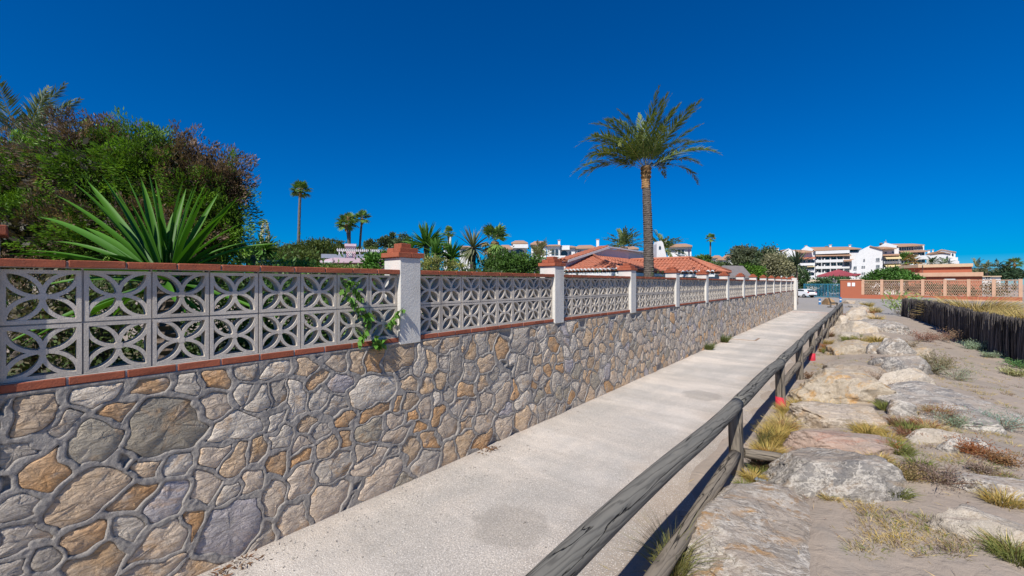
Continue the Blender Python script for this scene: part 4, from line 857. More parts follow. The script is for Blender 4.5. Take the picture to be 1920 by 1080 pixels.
def fan_crown(n, rad, el, seed, cols=((.09, .17, .04), (.15, .24, .06)), dead=.0, seg=13):
    g = np.random.default_rng(seed); lb = LB()
    for k in range(n):
        az, e = g.uniform(0, 6.283), R(g.uniform(*el)); d = np.array([math.cos(az) * math.cos(e), math.sin(az) * math.cos(e), math.sin(e)]); sd = np.array([-math.sin(az), math.cos(az), 0]); nn = np.cross(d, sd); c0 = d * rad * g.uniform(.45, .75)
        lb.add(*kites(np.zeros((1, 3)), d[None], np.linalg.norm(c0), .05 * rad, np.array([[.2, .2, .08]]), sd[None], .5, 0, g)); a = np.linspace(-1.9, 1.9, seg); dd = np.cos(a)[:, None] * d + np.sin(a)[:, None] * sd + nn * .12 * g.normal(size=(seg, 1)) - np.array([0, 0, .25]) ; mixc = g.uniform(size=(seg, 1)); c = np.array(cols[0]) * (1 - mixc) + np.array(cols[1]) * mixc
        if g.uniform() < dead or e < -R(38): c = dry_cols(seg, (.30, .20, .10), .3, g)
        lb.add(*kites(np.tile(c0, (seg, 1)), dd, rad * .62 * (1 - .25 * np.abs(a) / 1.9), rad * .13, c, np.cross(dd, nn), .45, .12, g))
    return lb
def fan_palm(px, ytop, Z, rad, label, r=.2, base_px=None, n=38, dead=.03, el=(-35, 85), skirt=False, leanpx=0):
    f = foot(base_px or px, Z); c = P(px, ytop, Z); o = thing('fan_palm', label, 'palm tree', f, 0); H = c[2] - f[2]; ln = c - f
    link('trunk', trunk_mesh(H, r * 1.15, r * .8, 26, 10, (ln[0], ln[1]), .04, int(px)), PTRUNK2, o); link('crown', fan_crown(n, rad, el, int(px), dead=dead).mesh('crown'), GLOSS, o, (ln[0], ln[1], H))
    link('trunk_neck', trunk_mesh(rad * .7, r * 1.0, r * 1.15, 5, 10, (0, 0), .1, 3), PBALL, o, (ln[0], ln[1], H - rad * .75))
    if skirt: g = np.random.default_rng(2); m = 260; a = g.uniform(0, 6.283, m); q = np.stack([np.cos(a) * r, np.sin(a) * r, -g.uniform(0, H * .5, m)], 1); d = np.stack([np.cos(a) * .35, np.sin(a) * .35, -np.ones(m)], 1); l = LB(); l.add(*kites(q, d, .9, .1, dry_cols(m, (.20, .155, .12), .35, g), None, .5, 0, g)); link('dead_frond_skirt', l.mesh('dead_frond_skirt'), DRY, o, (ln[0], ln[1], H))
    return o
fan_palm(563, 356, 75, 1.75, 'tall slender fan palm standing alone behind the flowering yucca', .27, 559, 40)
fan_palm(649, 420, 62, 1.5, 'fan palm with leaning trunk in front of the pink house', .2, 660, 34); fan_palm(656, 417, 64, 1.45, 'straight fan palm twinned with the leaning one by the pink house', .2, 655, 32)
fan_palm(679, 409, 66, 1.35, 'fan palm leaning right above the pink house terrace', .2, 672, 32); fan_palm(841, 437, 80, 1.3, 'small fan palm beside the white chimney behind the green yuccas', .2, 840, 30)
fan_palm(1332, 447, 170, 2.1, 'distant tall thin fan palm above the far white villas', .35, 1332, 30); fan_palm(928, 452, 24, 1.0, 'fan palm with a shaggy skirt of dead grey leaves behind the hedge', .2, 924, 34, .35, (-60, 85), True)
fan_palm(1700, 493, 90, 2.3, 'bushy fan palm with brown lower leaves before the white flats', .35, 1700, 34, .3, (-60, 85), True); fan_palm(1902, 493, 150, 2.2, 'slim fan palm on the skyline past the brick building', .3, 1903, 30)
def date_palm(px, yc, Z, L, label, n=30, el=(-5, 85), bends=(.5, 1.2), lw=.085, cols=((.10, .15, .05), (.20, .23, .09)), r=.3):
    f = foot(px, Z); c = P(px, yc, Z); o = thing('date_palm', label, 'palm tree', f); H = c[2] - f[2]; link('trunk', trunk_mesh(H, r, r, 20, 12, (0, 0), .1, int(px)), PTRUNK, o)
    link('crown', crown_pinnate(n, L, bends, el, int(px), .16 * L + .12, lw, cols).mesh('crown'), GLOSS, o, (0, 0, H)); return o
date_palm(1170, 464, 34, 2.0, 'date palm crown rising behind the tiled roof left of the tall palm', 34, (5, 80), (.4, .9)); date_palm(1243, 470, 36, 2.3, 'date palm beside the white chimney behind the tiled roof', 36, (-10, 85), (.5, 1.3)); date_palm(1010, 487, 26, 1.45, 'small date palm with brown stalks behind the white pillar', 26, (0, 85), (.4, 1.1), .05, ((.13, .15, .05), (.25, .23, .11)), .22)
date_palm(1746, 494, 97, 2.3, 'date palm in front of the last white villa', 24, (5, 80), (.5, 1.1), .12, ((.07, .12, .05), (.12, .17, .07))); date_palm(1770, 496, 98, 2.6, 'second date palm in front of the last white villa', 24, (0, 80), (.5, 1.1), .12, ((.07, .12, .05), (.12, .17, .07))); date_palm(1832, 503, 100, 3.0, 'date palm at the corner of the brick building', 26, (-20, 80), (.6, 1.3), .15, ((.10, .12, .06), (.2, .19, .09)))
date_palm(1850, 504, 110, 3.0, 'date palm beyond the brick building by the dark shrubs', 26, (-20, 80), (.6, 1.3), .15, ((.08, .11, .05), (.15, .15, .08))); date_palm(1868, 503, 120, 3.4, 'date palm in the distant dark grove', 26, (-20, 80), (.6, 1.3), .15, ((.05, .08, .04), (.12, .12, .07))); date_palm(1887, 505, 120, 3.0, 'date palm at the end of the distant dark grove', 26, (-20, 80), (.6, 1.3), .15, ((.06, .09, .05), (.16, .15, .09)))
# palm fronds behind the conifer
f = foot(40, 11.0); o = thing('feather_palm', 'feather palm whose grey green fronds rise behind the conifer', 'palm tree', f); H = P(40, 275, 11)[2] - f[2]
link('trunk', trunk_mesh(H, .2, .18, 20, 12), PTRUNK, o)
ff = [frond_mesh(2.0, b, 44, .5, .03, ((.07, .10, .05), (.13, .17, .10)), 70 + k, .1).mesh('frond') for k, b in enumerate((.35, .8, 1.1))]
for a, e, k in ((175, 38, 1), (185, 25, 2), (165, 55, 0), (120, 62, 0), (95, 75, 0), (30, 58, 0), (10, 40, 1), (60, 66, 0), (20, 70, 0), (-60, 60, 1), (-120, 55, 1), (200, 60, 0), (-20, 48, 0)): place_frond(ff[k], o, (0, 0, H), TH + R(a), R(e), R(random.uniform(-30, 30)), random.uniform(.9, 1.1))
# furcraea: broad strap leaves above the wall
def blade(L, W, bend, seed, cols, N=9, vee=.35):
    g = np.random.default_rng(seed); V, F, C = [], [], []; e = 0; p = np.zeros(3)
    for i in range(N + 1):
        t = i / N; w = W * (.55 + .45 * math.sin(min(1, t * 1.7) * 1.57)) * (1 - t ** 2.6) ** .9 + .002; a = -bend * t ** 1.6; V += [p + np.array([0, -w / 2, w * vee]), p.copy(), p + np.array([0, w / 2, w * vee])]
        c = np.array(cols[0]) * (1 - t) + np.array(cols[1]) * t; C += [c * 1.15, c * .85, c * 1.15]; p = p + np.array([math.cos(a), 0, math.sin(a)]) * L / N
        if i: k = i * 3; F += [(k - 3, k - 2, k + 1, k), (k - 2, k - 1, k + 2, k + 1)]
    return mesh('leaf', V, F, np.array(C), True)
def rosette(name, label, loc, leaves, meshes, cat='yucca', mat=None, trunk=None, group=None):
    o = thing(name, label, cat, loc, 0, group)
    for (k, az, el, roll, sc) in leaves:
        q = link('leaf', meshes[k], mat or GLOSS, o, (0, 0, trunk or 0)); q.rotation_mode = 'QUATERNION'; q.rotation_quaternion = (Matrix.Rotation(az, 3, 'Z') @ Matrix.Rotation(-el, 3, 'Y') @ Matrix.Rotation(roll, 3, 'X')).to_quaternion(); q.scale = (sc, sc, sc)
    if trunk: link('stem', trunk_mesh(trunk + .05, .13, .10, 12, 10, (0, 0), .12, 2), BARK, o)
    return o
fz = P(312, 505, 3.95)
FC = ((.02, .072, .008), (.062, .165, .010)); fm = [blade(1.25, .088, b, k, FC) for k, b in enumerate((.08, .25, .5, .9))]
tips = [(150, 850), (270, 945), (330, 680), (425, 580), (520, 580), (560, 640), (620, 545), (675, 590), (755, 535), (845, 560), (893, 525), (950, 680), (1085, 570), (1105, 620), (1145, 610), (1165, 600), (1220, 585), (1235, 620), (1300, 650), (1440, 680), (1440, 820), (1550, 930), (1640, 960), (1020, 760), (1400, 1050), (1420, 900), (780, 700), (700, 790), (1180, 720), (930, 560), (480, 860), (1330, 760), (600, 1010), (1250, 1000)]
fg = np.random.default_rng(12); fZ = 3.95; fb = P(305, 512, fZ); fbz = terrain(fb[0], fb[1]); furc = thing('furcraea', 'large succulent with broad bright green strap leaves leaning over the wall', 'succulent', (fb[0], fb[1], fbz)); f0 = np.array([fb[0], fb[1], fbz])
def strap(b, e, k):
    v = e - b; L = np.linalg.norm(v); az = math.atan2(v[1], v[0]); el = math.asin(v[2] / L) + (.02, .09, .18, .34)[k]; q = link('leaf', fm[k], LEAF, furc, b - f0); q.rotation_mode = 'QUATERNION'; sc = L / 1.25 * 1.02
    q.rotation_quaternion = (Matrix.Rotation(az, 3, 'Z') @ Matrix.Rotation(-el, 3, 'Y') @ Matrix.Rotation(R(fg.uniform(-35, 35)), 3, 'X')).to_quaternion(); q.scale = (sc, max(.75, min(1.05, sc)), max(.75, min(1.05, sc)))
for (tx, ty) in tips:
    px, py = tx / 3.177, 160 + ty / 3.177; bx = 285 + (px - 60) / 440 * 45 + fg.uniform(-6, 6); dz = fg.uniform(-.25, .45); el = (500 - py) / max(20, abs(px - bx)); strap(P(bx, 516, fZ + fg.uniform(-.05, .08)), P(px, py, fZ + dz), 0 if el > 1.1 else (1 if el > .35 else 2))
for k in range(30):                               # low leaves behind the blocks
    a = fg.uniform(0, 6.283); e = R(fg.uniform(-32, 15)); b = P(305 + fg.uniform(-20, 25), 530, fZ); L = fg.uniform(.7, 1.15); dv = np.array([math.cos(a) * math.cos(e), math.sin(a) * math.cos(e), math.sin(e)])
    if (b + dv * L)[0] > XW - .16: continue
    strap(b, b + dv * L, 2 if e > -.1 else 1)
link('stem', trunk_mesh(fb[2] - fbz, .14, .12, 12, 10, (0, 0), .12, 2), BARK, furc)
# trees and shrubs as clouds of leaf faces
def crown_cloud(blobs, n, leaf, base, alt=None, altfrac=.0, seed=0, asp=.5, shell=.55, upb=.3, clump=60, cl_r=.16):
    g = np.random.default_rng(seed); lb = LB(); tot = sum(b[3] * b[4] + b[4] * b[5] for b in blobs)
    for (x, y, z, rx, ry, rz) in blobs:
        nb = int(n * (rx * ry + ry * rz) / tot) + 8; nc = max(6, nb // clump); d = rdir(nc, g); rr = shell + (1 - shell) * g.uniform(0, 1, (nc, 1)) ** .6; cc = np.array([x, y, z]) + d * rr * np.array([rx, ry, rz]) * (1 + .12 * g.normal(size=(nc, 1)))
        k = g.integers(0, nc, nb); R0 = cl_r * 1.9 * np.array([rx, ry, rz]); o = cc[k] + g.normal(size=(nb, 3)) * R0 * g.uniform(.6, 1.3, (nc, 1))[k]; dirs = d[k] * .7 + rdir(nb, g) * .9 + np.array([0, 0, upb])
        tint = g.uniform(.6, 1.25, (nc, 1))[k] * g.uniform(.75, 1.25, (nb, 1)); c = np.array(base) * tint
        if alt is not None: isalt = np.array([mnoise.noise(Vector(q * .55 / max(.3, rx * .35) + np.array([seed * 1.3, 0, 0]))) for q in cc])[k] > (1 - altfrac * 2) * .35; c = np.where(isalt[:, None], np.array(alt) * tint, c)
        lb.add(*kites(o, dirs, leaf * g.uniform(.7, 1.4, nb), leaf * asp, c, None, .45, 0, g))
    return lb
def tree(name, label, cat, px, ybase, Z, blobs_px, n, leaf, base, mat=LEAF, trunk=True, seed=1, group=None, tr=.14, limbs=5, **kw):
    """blobs_px: (px, py, dv, rx_px, ry_px) in the picture at depth Z; turned to metres about the tree's foot"""
    f = foot(px, Z); s = Z / FPX; bl = []
    for (bx, by, dv, rx, ry) in blobs_px: bl.append(((bx - px) * s, dv, EYE + (HOR - by) * s - f[2], rx * s, max(rx, ry) * s * .8, ry * s))
    o = thing(name, label, cat, f, TH, group); link('crown', crown_cloud(bl, n, leaf, base, seed=seed, **kw).mesh('crown'), mat, o)
    if trunk:
        mb = MB(); top = max(bl, key=lambda b: b[2]); zt = max(.4, min(b[2] for b in bl))
        mb.tube([(0, 0, -.1), (.02 * zt, 0, zt * .5), (0, 0, zt)], [tr * 1.3, tr, tr * .8], 9, True, .05)
        for b in bl[:limbs + 3]: mb.tube([(0, 0, zt * .6), (b[0] * .5, b[1] * .5, (zt * .6 + b[2]) * .52), (b[0], b[1], b[2])], [tr * .55, tr * .35, tr * .12], 6)
        mb.build('trunk', BARK, o)
    return o
# big ragged conifer
CON = (.085, .155, .018); CBR = (.12, .08, .058)
def conifer():
    Z = 7.6; px = 150; f = foot(px, Z); s = Z / FPX; o = thing('cypress_tree', 'big ragged conifer with green and browned branches behind the strap leaved plant', 'tree', f, TH); g = np.random.default_rng(8); lb = LB()
    bl = [(60, 380, .3, 150, 110), (200, 340, .2, 150, 95), (300, 330, .3, 115, 75), (370, 400, .2, 75, 80), (120, 460, -.1, 190, 70), (250, 450, 0, 150, 80), (-40, 420, .4, 130, 110), (150, 285, .5, 90, 45), (400, 350, .3, 40, 40), (30, 310, .6, 80, 40), (340, 470, -.1, 90, 60), (410, 440, .1, 38, 55)]
    for (bx, by, dv, rx, ry) in bl:
        c0 = np.array([(bx - px) * s, dv, EYE + (HOR - by) * s - f[2]]); r = np.array([rx * s, rx * s * .75, ry * s]); ns = int(26 + rx * ry / 105); d = rdir(ns, g); d[:, 1] = np.where(g.uniform(size=ns) < .75, -np.abs(d[:, 1]), d[:, 1])
        for k in range(ns):                   # a spray: a twig carrying scale-leaf branchlets
            p = c0 + d[k] * r * g.uniform(.55, .88); ax = unit(d[k] * 1.0 + np.array([g.normal() * .5, g.normal() * .4, g.uniform(-.1, .6)])); L = g.uniform(.34, .68); m = 165
            t = g.uniform(0, 1, m); sd = unit(np.cross(ax, rdir(1, g)[0])); sd2 = np.cross(ax, sd); a = g.uniform(-1, 1, m); off = (sd[None] * a[:, None] + sd2[None] * g.normal(size=(m, 1)) * .35) * (.30 * (1 - t * .8) * L / .5)[:, None]; q = p + ax * (t * L)[:, None] + off
            w = mnoise.noise(Vector(p * 1.15 + np.array([4.2, 0, 1]))) + .35 * mnoise.noise(Vector(p * 3.1)); brown = w > .13 and not (p[2] > 1e9)
            base = np.array(CBR if brown else CON) * g.uniform(.55, 1.35); lb.add(*kites(q, ax + off * 2.2 + rdir(m, g) * .45, g.uniform(.035, .09, m), .019, base * g.uniform(.7, 1.3, (m, 1)) * (.55 + .75 * t[:, None]), None, .4, 0, g))  # highlight and shade put into the leaf colour: dark inside, lighter tips
        m = int(rx * ry / 3); q = c0 + rdir(m, g) * r * g.uniform(.3, .85, (m, 1)); lb.add(*kites(q, rdir(m, g), .17, .10, np.array((.05, .045, .03)) * g.uniform(.5, 1.3, (m, 1)), None, .5, 0, g))  # dark filler leaves: the crown's inner shade put in as colour
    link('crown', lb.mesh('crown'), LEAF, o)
    mb = MB(); H = 3.0
    for k in range(9): a = k * 2.4; e = np.array([1.5 * math.cos(a), .8 * math.sin(a), H * (.65 + .07 * (k % 5))]); mb.tube([(0, 0, -.1), e * .45 + np.array([0, 0, .1]), e], [.12, .07, .02], 7)
    mb.build('trunk', BARK, o)
    tw = LB(); 
    for (tx, ty) in ((155, 255), (238, 250), (290, 262), (120, 262), (262, 255), (340, 290)):
        p = np.array([(tx - px) * s, .3, EYE + (HOR - ty) * s - f[2]]); m = 22; dd = unit(np.array([.1, 0, 1.0]) + g.normal(size=(m, 3)) * .35); tw.add(*kites(np.tile(p - np.array([0, 0, .25]), (m, 1)) + g.normal(size=(m, 3)) * .03, dd, g.uniform(.25, .55, m), .012, np.array((.09, .07, .055)), None, .4, 0, g))
    link('bare_twigs', tw.mesh('bare_twigs'), DRY, o); return o
conifer()
# yuccas
YM = [blade(.62, .075, b, 20 + k, ((.05, .12, .025), (.10, .21, .04)), 6, .3) for k, b in enumerate((.05, .3, .8))]
def yucca(px, ybase_c, Z, n, sc, label, el=(-30, 88), seed=0, meshes=YM, mat=None, cat='yucca', name='yucca_plant', skirt=0, group=None):
    g = np.random.default_rng(seed + int(px)); c = P(px, ybase_c, Z); f = foot(px, Z); H = max(.15, c[2] - f[2]); lv = []
    for k in range(n): e = g.uniform(*el); lv.append((0 if e > 45 else (1 if e > 10 else 2), g.uniform(0, 6.283), R(e), R(g.uniform(-30, 30)), sc * g.uniform(.75, 1.15)))
    return rosette(name, label, f, lv, meshes, cat, mat, H, group)
y1 = yucca(495, 470, 13, 110, .95, 'spiky yucca carrying a cream flower spike behind the wall', (-45, 80), 1)
g = np.random.default_rng(3); m = 420; t_ = g.uniform(0, 1, m); a = g.uniform(0, 6.283, m); rr = .10 * np.sin(np.pi * (t_ * .8 + .16)) ** .7 * (1.1 - .6 * t_); q = np.stack([np.cos(a) * rr, np.sin(a) * rr, t_ * .75], 1); l = LB(); l.add(*kites(q, np.stack([np.cos(a), np.sin(a), -.3 + 0 * a], 1), .07, .05, dry_cols(m, (.50, .47, .34), .15, g), None, .5, 0, g))
zz = P(495, 470, 13)[2] - y1.location.z; link('flower_spike', l.mesh('flower_spike'), LEAF, y1, (.1, 0, zz + .2))
for px, yc, Z, n, sc, lb, e in ((800, 462, 14, 120, 1.3, 'big spiky green yucca above the wall right of the first pillar', (0, 88)), (845, 485, 13, 90, 1.0, 'green yucca beside the big spiky one', (-10, 85)), (818, 478, 12.5, 80, .9, 'lower green yucca under the big spiky one', (-10, 85)), (772, 470, 18, 70, 1.0, 'dark yucca behind the brick cap of the first pillar', (-10, 85)), (470, 482, 10, 30, .8, 'dark spiky yucca close to the strap leaved plant', (-35, 75))): yucca(px, yc, Z, n, sc, lb, e, 5)
GM = [blade(.75, .06, b, 40 + k, ((.10, .12, .05), (.25, .26, .16)), 6, .3) for k, b in enumerate((.05, .3, .7))]
yucca(887, 466, 15, 80, 1.15, 'grey green yucca with many withered leaves left of the skirted fan palm', (-70, 85), 8, GM, DRY)
# shrubs
def bush(px, py, Z, rx, ry, n, leaf, base, label, cat='shrub', mat=LEAF, seed=2, name='garden_shrub', extra=(), **kw): return tree(name, label, cat, px, None, Z, [(px, py, 0, rx, ry)] + list(extra), n, leaf, base, mat, True, seed, None, .05, **kw)
bush(958, 500, 15, 46, 22, 9000, .10, (.055, .11, .02), 'glossy round green hedge bush behind the wall before the second pillar', extra=[(925, 505, .2, 24, 16), (990, 502, .1, 20, 18), (955, 492, .3, 30, 12)], mat=GLOSS)
bush(812, 497, 9.5, 24, 12, 2200, .05, (.20, .21, .06), 'yellow green twiggy shrub right of the first white pillar', extra=[(850, 503, .1, 16, 9)])
bush(545, 500, 9, 45, 10, 3800, .05, (.08, .17, .03), 'oleander shrub with white flowers peeping over the wall', extra=[(590, 503, .1, 34, 7), (510, 502, .2, 25, 8)], alt=(.62, .64, .6), altfrac=.16)
bush(640, 505, 9, 34, 6, 1700, .05, (.15, .18, .05), 'low yellow green shrub over the wall below the pink house')
bush(700, 494, 8.5, 18, 14, 900, .085, (.06, .14, .02), 'hibiscus with dark leaves and pink blooms left of the first pillar', alt=(.6, .05, .16), altfrac=.08)
for k, (px, Z, w) in enumerate(((60, 4.4, 90), (190, 4.6, 80), (400, 4.9, 80), (520, 5.4, 70), (610, 6.0, 60), (690, 6.6, 50))):
    bush(px, 610, Z, w, 85, 2600, .065, ((.10, .085, .05), (.07, .10, .03), (.05, .09, .02), (.06, .12, .025), (.07, .13, .03), (.06, .12, .02))[k], ['brown withered shrub seen through the first screen blocks', 'dull green shrub behind the screen blocks below the strap leaves', 'dark green shrub seen through the screen blocks right of the strap leaves', 'green shrub behind the middle screen blocks of the first panel', 'bright green shrub behind the screen blocks near the first pillar', 'dark leafy shrub behind the last screen blocks before the first pillar'][k], seed=30 + k)
for px, w, lb_ in ((330, 90, 'dark hedge deep in the garden behind the strap leaved plant'), (470, 80, 'dark hedge deep in the garden below the flowering yucca'), (600, 80, 'dark hedge deep in the garden below the pines'), (730, 70, 'dark hedge deep in the garden behind the first white pillar'), (860, 70, 'dark hedge deep in the garden behind the yuccas')): bush(px, 535, 12.5, w, 24, 4200, .12, (.04, .065, .018), lb_, 'hedge', seed=int(px), name='garden_hedge')
HB = ['dense hedge behind the screen blocks of the panel after the first pillar', 'dense hedge behind the screen blocks before the second pillar', 'hedge behind the screen blocks after the second pillar', 'hedge behind the screen blocks before the third pillar', 'hedge behind the screen blocks after the third pillar', 'hedge behind the screen blocks after the fourth pillar']
for k, yv in enumerate((3.6, 5.0, 6.4, 7.8, 9.5, 12.0)):
    o = thing('hedge_shrub', HB[k], 'hedge', (XW - .95, yv, terrain(XW - .95, yv)), 0); link('crown', crown_cloud([(0, 0, .42, .38, .8, .45)], 2000, .06, (.045, .075, .02), seed=60 + k).mesh('crown'), LEAF, o); mb = MB(); [mb.tube([(0, dy * .2, -.1), (0, dy * .6, .5)], .02, 6) for dy in (-1, 0, 1)]; mb.build('trunk', BARK, o)
# climbing shoots through the blocks
vine = thing('climbing_vine', 'green leafy vine shoots poking through the screen blocks beside the first pillar', 'vine', (XW - .04, 2.2, terrain(XW - .2, 2.2))); g = np.random.default_rng(9); lb = LB(); mb = MB(); v0 = np.array([XW - .04, 2.2, terrain(XW - .2, 2.2)])
for pxs in ([(640, 545), (668, 570), (683, 600)], [(685, 580), (690, 605), (680, 625), (668, 640)], [(725, 615), (735, 595), (752, 578)], [(718, 640), (705, 650), (700, 630)], [(648, 525), (660, 535), (672, 560)]):
    pts = [];
    for i, (px, py) in enumerate(pxs): y, z, Z = wall_pt(px, py); pts.append(np.array([XW + .0 + .012 * i, y, z]) - v0)
    mb.tube([pts[0] - np.array([.16, 0, 0])] + pts, .004, 5)
    for a, b in zip(pts, pts[1:]):
        m = 13; t = g.uniform(0, 1, (m, 1)); q = a + (b - a) * t + g.normal(size=(m, 3)) * .012; lb.add(*kites(q, np.array([.5, 0, -.5]) + rdir(m, g) * .8, g.uniform(.05, .085, m), .045, dry_cols(m, (.09, .20, .03), .25, g), None, .45, .1, g))
mb.build('stem', simple('vine_stem', (.14, .16, .06), (.1, .1, .05)), vine); link('leaves', lb.mesh('leaves'), GLOSS, vine)
y, z, Z = wall_pt(711, 523); l = LB(); m = 14; l.add(*kites(np.tile(np.array([XW - .15, y, z]) - v0, (m, 1)), np.array([.8, 0, .2]) + rdir(m, g) * .7, .04, .03, np.array((.62, .03, .22)), None, .5, 0, g)); link('pink_flower', l.mesh('pink_flower'), LEAF, vine)
tree('dark_hole_backing', 'added dark foliage darkening the holes of the pierced street wall from behind', 'hedge', 1790, None, 61, [(1700 + 26 * k, 544, 0, 17, 11) for k in range(8)], 3200, .3, (.03, .05, .02), LEAF, False, 44)  # added foliage: stands in for the shade behind the wall's holes
# pines and far trees
PINE = (.065, .09, .018)
for px, Z, bl, lb, sd in ((600, 62, [(585, 468, 0, 40, 16), (612, 462, 1, 32, 12), (560, 474, 0, 34, 16), (600, 482, 0, 45, 18)], 'rounded dark stone pine left of the pink house', 1), (520, 66, [(520, 478, 0, 40, 18), (490, 484, 0, 40, 16), (545, 486, 0, 40, 20)], 'spreading stone pine behind the tall slender fan palm', 2), (680, 75, [(640, 476, 0, 42, 14), (690, 478, 0, 30, 12), (730, 482, 0, 30, 12)], 'low stone pine behind the pink house', 3), (570, 50, [(560, 497, 0, 45, 22), (520, 500, 0, 30, 16)], 'dark pine under the tall slender fan palm', 4)): tree('stone_pine', lb, 'tree', px, None, Z, bl, 9000, .40, PINE if sd != 3 else (.085, .12, .02), LEAF, True, sd, 'pines around the pink house', .25, asp=.35, cl_r=.10)
for px, Z, bl, lb, sd in ((697, 90, [(697, 459, 0, 9, 6)], 'small far tree right of the leaning fan palms', 5), (728, 90, [(722, 455, 0, 11, 8), (735, 456, 0, 8, 8)], 'far tree right of the pink chimney', 6), (755, 90, [(750, 455, 0, 14, 9), (757, 447, 0, 8, 9), (738, 447, 0, 5, 6)], 'taller loose far tree left of the first pillar cap', 7), (505, 100, [(505, 471, 0, 20, 6)], 'flat far treetop behind the flowering yucca', 8)): tree('distant_tree', lb, 'tree', px, None, Z, bl, 1300, .6, (.065, .095, .045), LEAF, True, sd, 'far trees behind the pink house', .2)
for px, Z, bl, base, n, lf, lb, sd in (
    (1405, 48, [(1400, 488, 0, 26, 22), (1385, 492, 0, 14, 16), (1428, 492, .5, 16, 14), (1408, 476, .5, 18, 9)], (.085, .10, .055), 5200, .22, 'big grey green olive tree behind the wall pillars', 11), (1440, 44, [(1440, 488, 0, 20, 22), (1450, 500, 0, 20, 16)], (.06, .085, .04), 3600, .2, 'darker olive tree right of the big grey green one', 12), (1412, 40, [(1405, 513, 0, 20, 12), (1420, 510, 0, 12, 10)], (.075, .15, .02), 2600, .2, 'bright green round bush behind the wall pillars', 13), (1455, 42, [(1452, 500, 0, 17, 20), (1468, 505, 0, 14, 14)], (.20, .19, .11), 3000, .2, 'pale straw green feathery shrub between the olive trees', 14),
    (1480, 50, [(1480, 494, 0, 12, 10), (1474, 505, 0, 12, 10)], (.11, .115, .075), 1700, .22, 'small grey olive tree before the white flats', 15), (1315, 50, [(1308, 492, 0, 14, 9), (1322, 489, 0, 8, 8)], (.08, .14, .03), 1500, .22, 'green treetop behind the right end of the tiled roof', 16), (1345, 60, [(1345, 500, 0, 22, 8), (1375, 496, 0, 14, 8)], (.08, .11, .04), 1500, .25, 'low green shrubs behind the grey shingle roof', 17),
    (1655, 70, [(1650, 517, 0, 14, 10), (1668, 514, 0, 16, 12), (1682, 517, 0, 18, 9), (1705, 519, 0, 16, 7), (1632, 523, 0, 12, 5)], (.07, .15, .03), 4200, .28, 'bright green bushy hedge above the lattice wall', 18), (1545, 74, [(1530, 528, 0, 22, 5), (1565, 527, 0, 26, 6), (1600, 524, 0, 24, 5), (1600, 540, 0, 30, 12), (1640, 541, 0, 30, 12), (1545, 542, 2, 40, 10)], (.05, .10, .04), 3600, .3, 'dark green hedge behind the blue gate', 19), (1500, 76, [(1505, 518, 0, 8, 13), (1500, 530, 0, 7, 12)], (.045, .085, .03), 1800, .25, 'dark green shrub beside the blue gate post', 20),
    (1870, 118, [(1860, 516, 0, 26, 7), (1885, 513, 0, 20, 9), (1845, 514, 0, 18, 8), (1905, 515, 0, 20, 6), (1935, 514, 0, 24, 7)], (.03, .055, .025), 3600, .5, 'dark distant shrubbery past the brick building', 21), (1388, 120, [(1388, 471, 0, 12, 7)], (.08, .09, .06), 500, .5, 'far grey green treetop before the white flats', 22)): tree('garden_tree', lb, 'tree', px, None, Z, bl, int(n * 1.5), lf * 1.3, base, LEAF, True, sd, None, .16, cl_r=.11)
yucca(1494, 497, 46, 60, 3.0, 'dark spiky yucca tree before the white flats', (-50, 85), 31, [blade(.62, .06, b, 90 + k, ((.045, .07, .035), (.09, .12, .06)), 4, .3) for k, b in enumerate((.05, .3, .8))], None, 'yucca', 'yucca_tree')
for px, yt, Z, lb in ((1379, 459, 150, 'distant tiered araucaria behind the far villas'), (1434, 461, 160, 'distant araucaria tip behind the white flats')):
    f = foot(px, Z); H = P(px, yt, Z)[2] - f[2]; o = thing('araucaria_tree', lb, 'tree', f); g = np.random.default_rng(int(px)); l = LB()
    for k in range(10): m = 40; a = g.uniform(0, 6.283, m); r = (1 - k / 10) * 1.9 + .3; l.add(*kites(np.tile([0, 0, H * .55 + k * H * .045], (m, 1)), np.stack([np.cos(a), np.sin(a), .25 + 0 * a], 1), r * g.uniform(.7, 1.1, m), .3, np.array((.06, .085, .06)), None, .6, 0, g))
    link('crown', l.mesh('crown'), LEAF, o); MB().tube([(0, 0, -.1), (0, 0, H)], [.3, .05], 8).build('trunk', BARK, o)
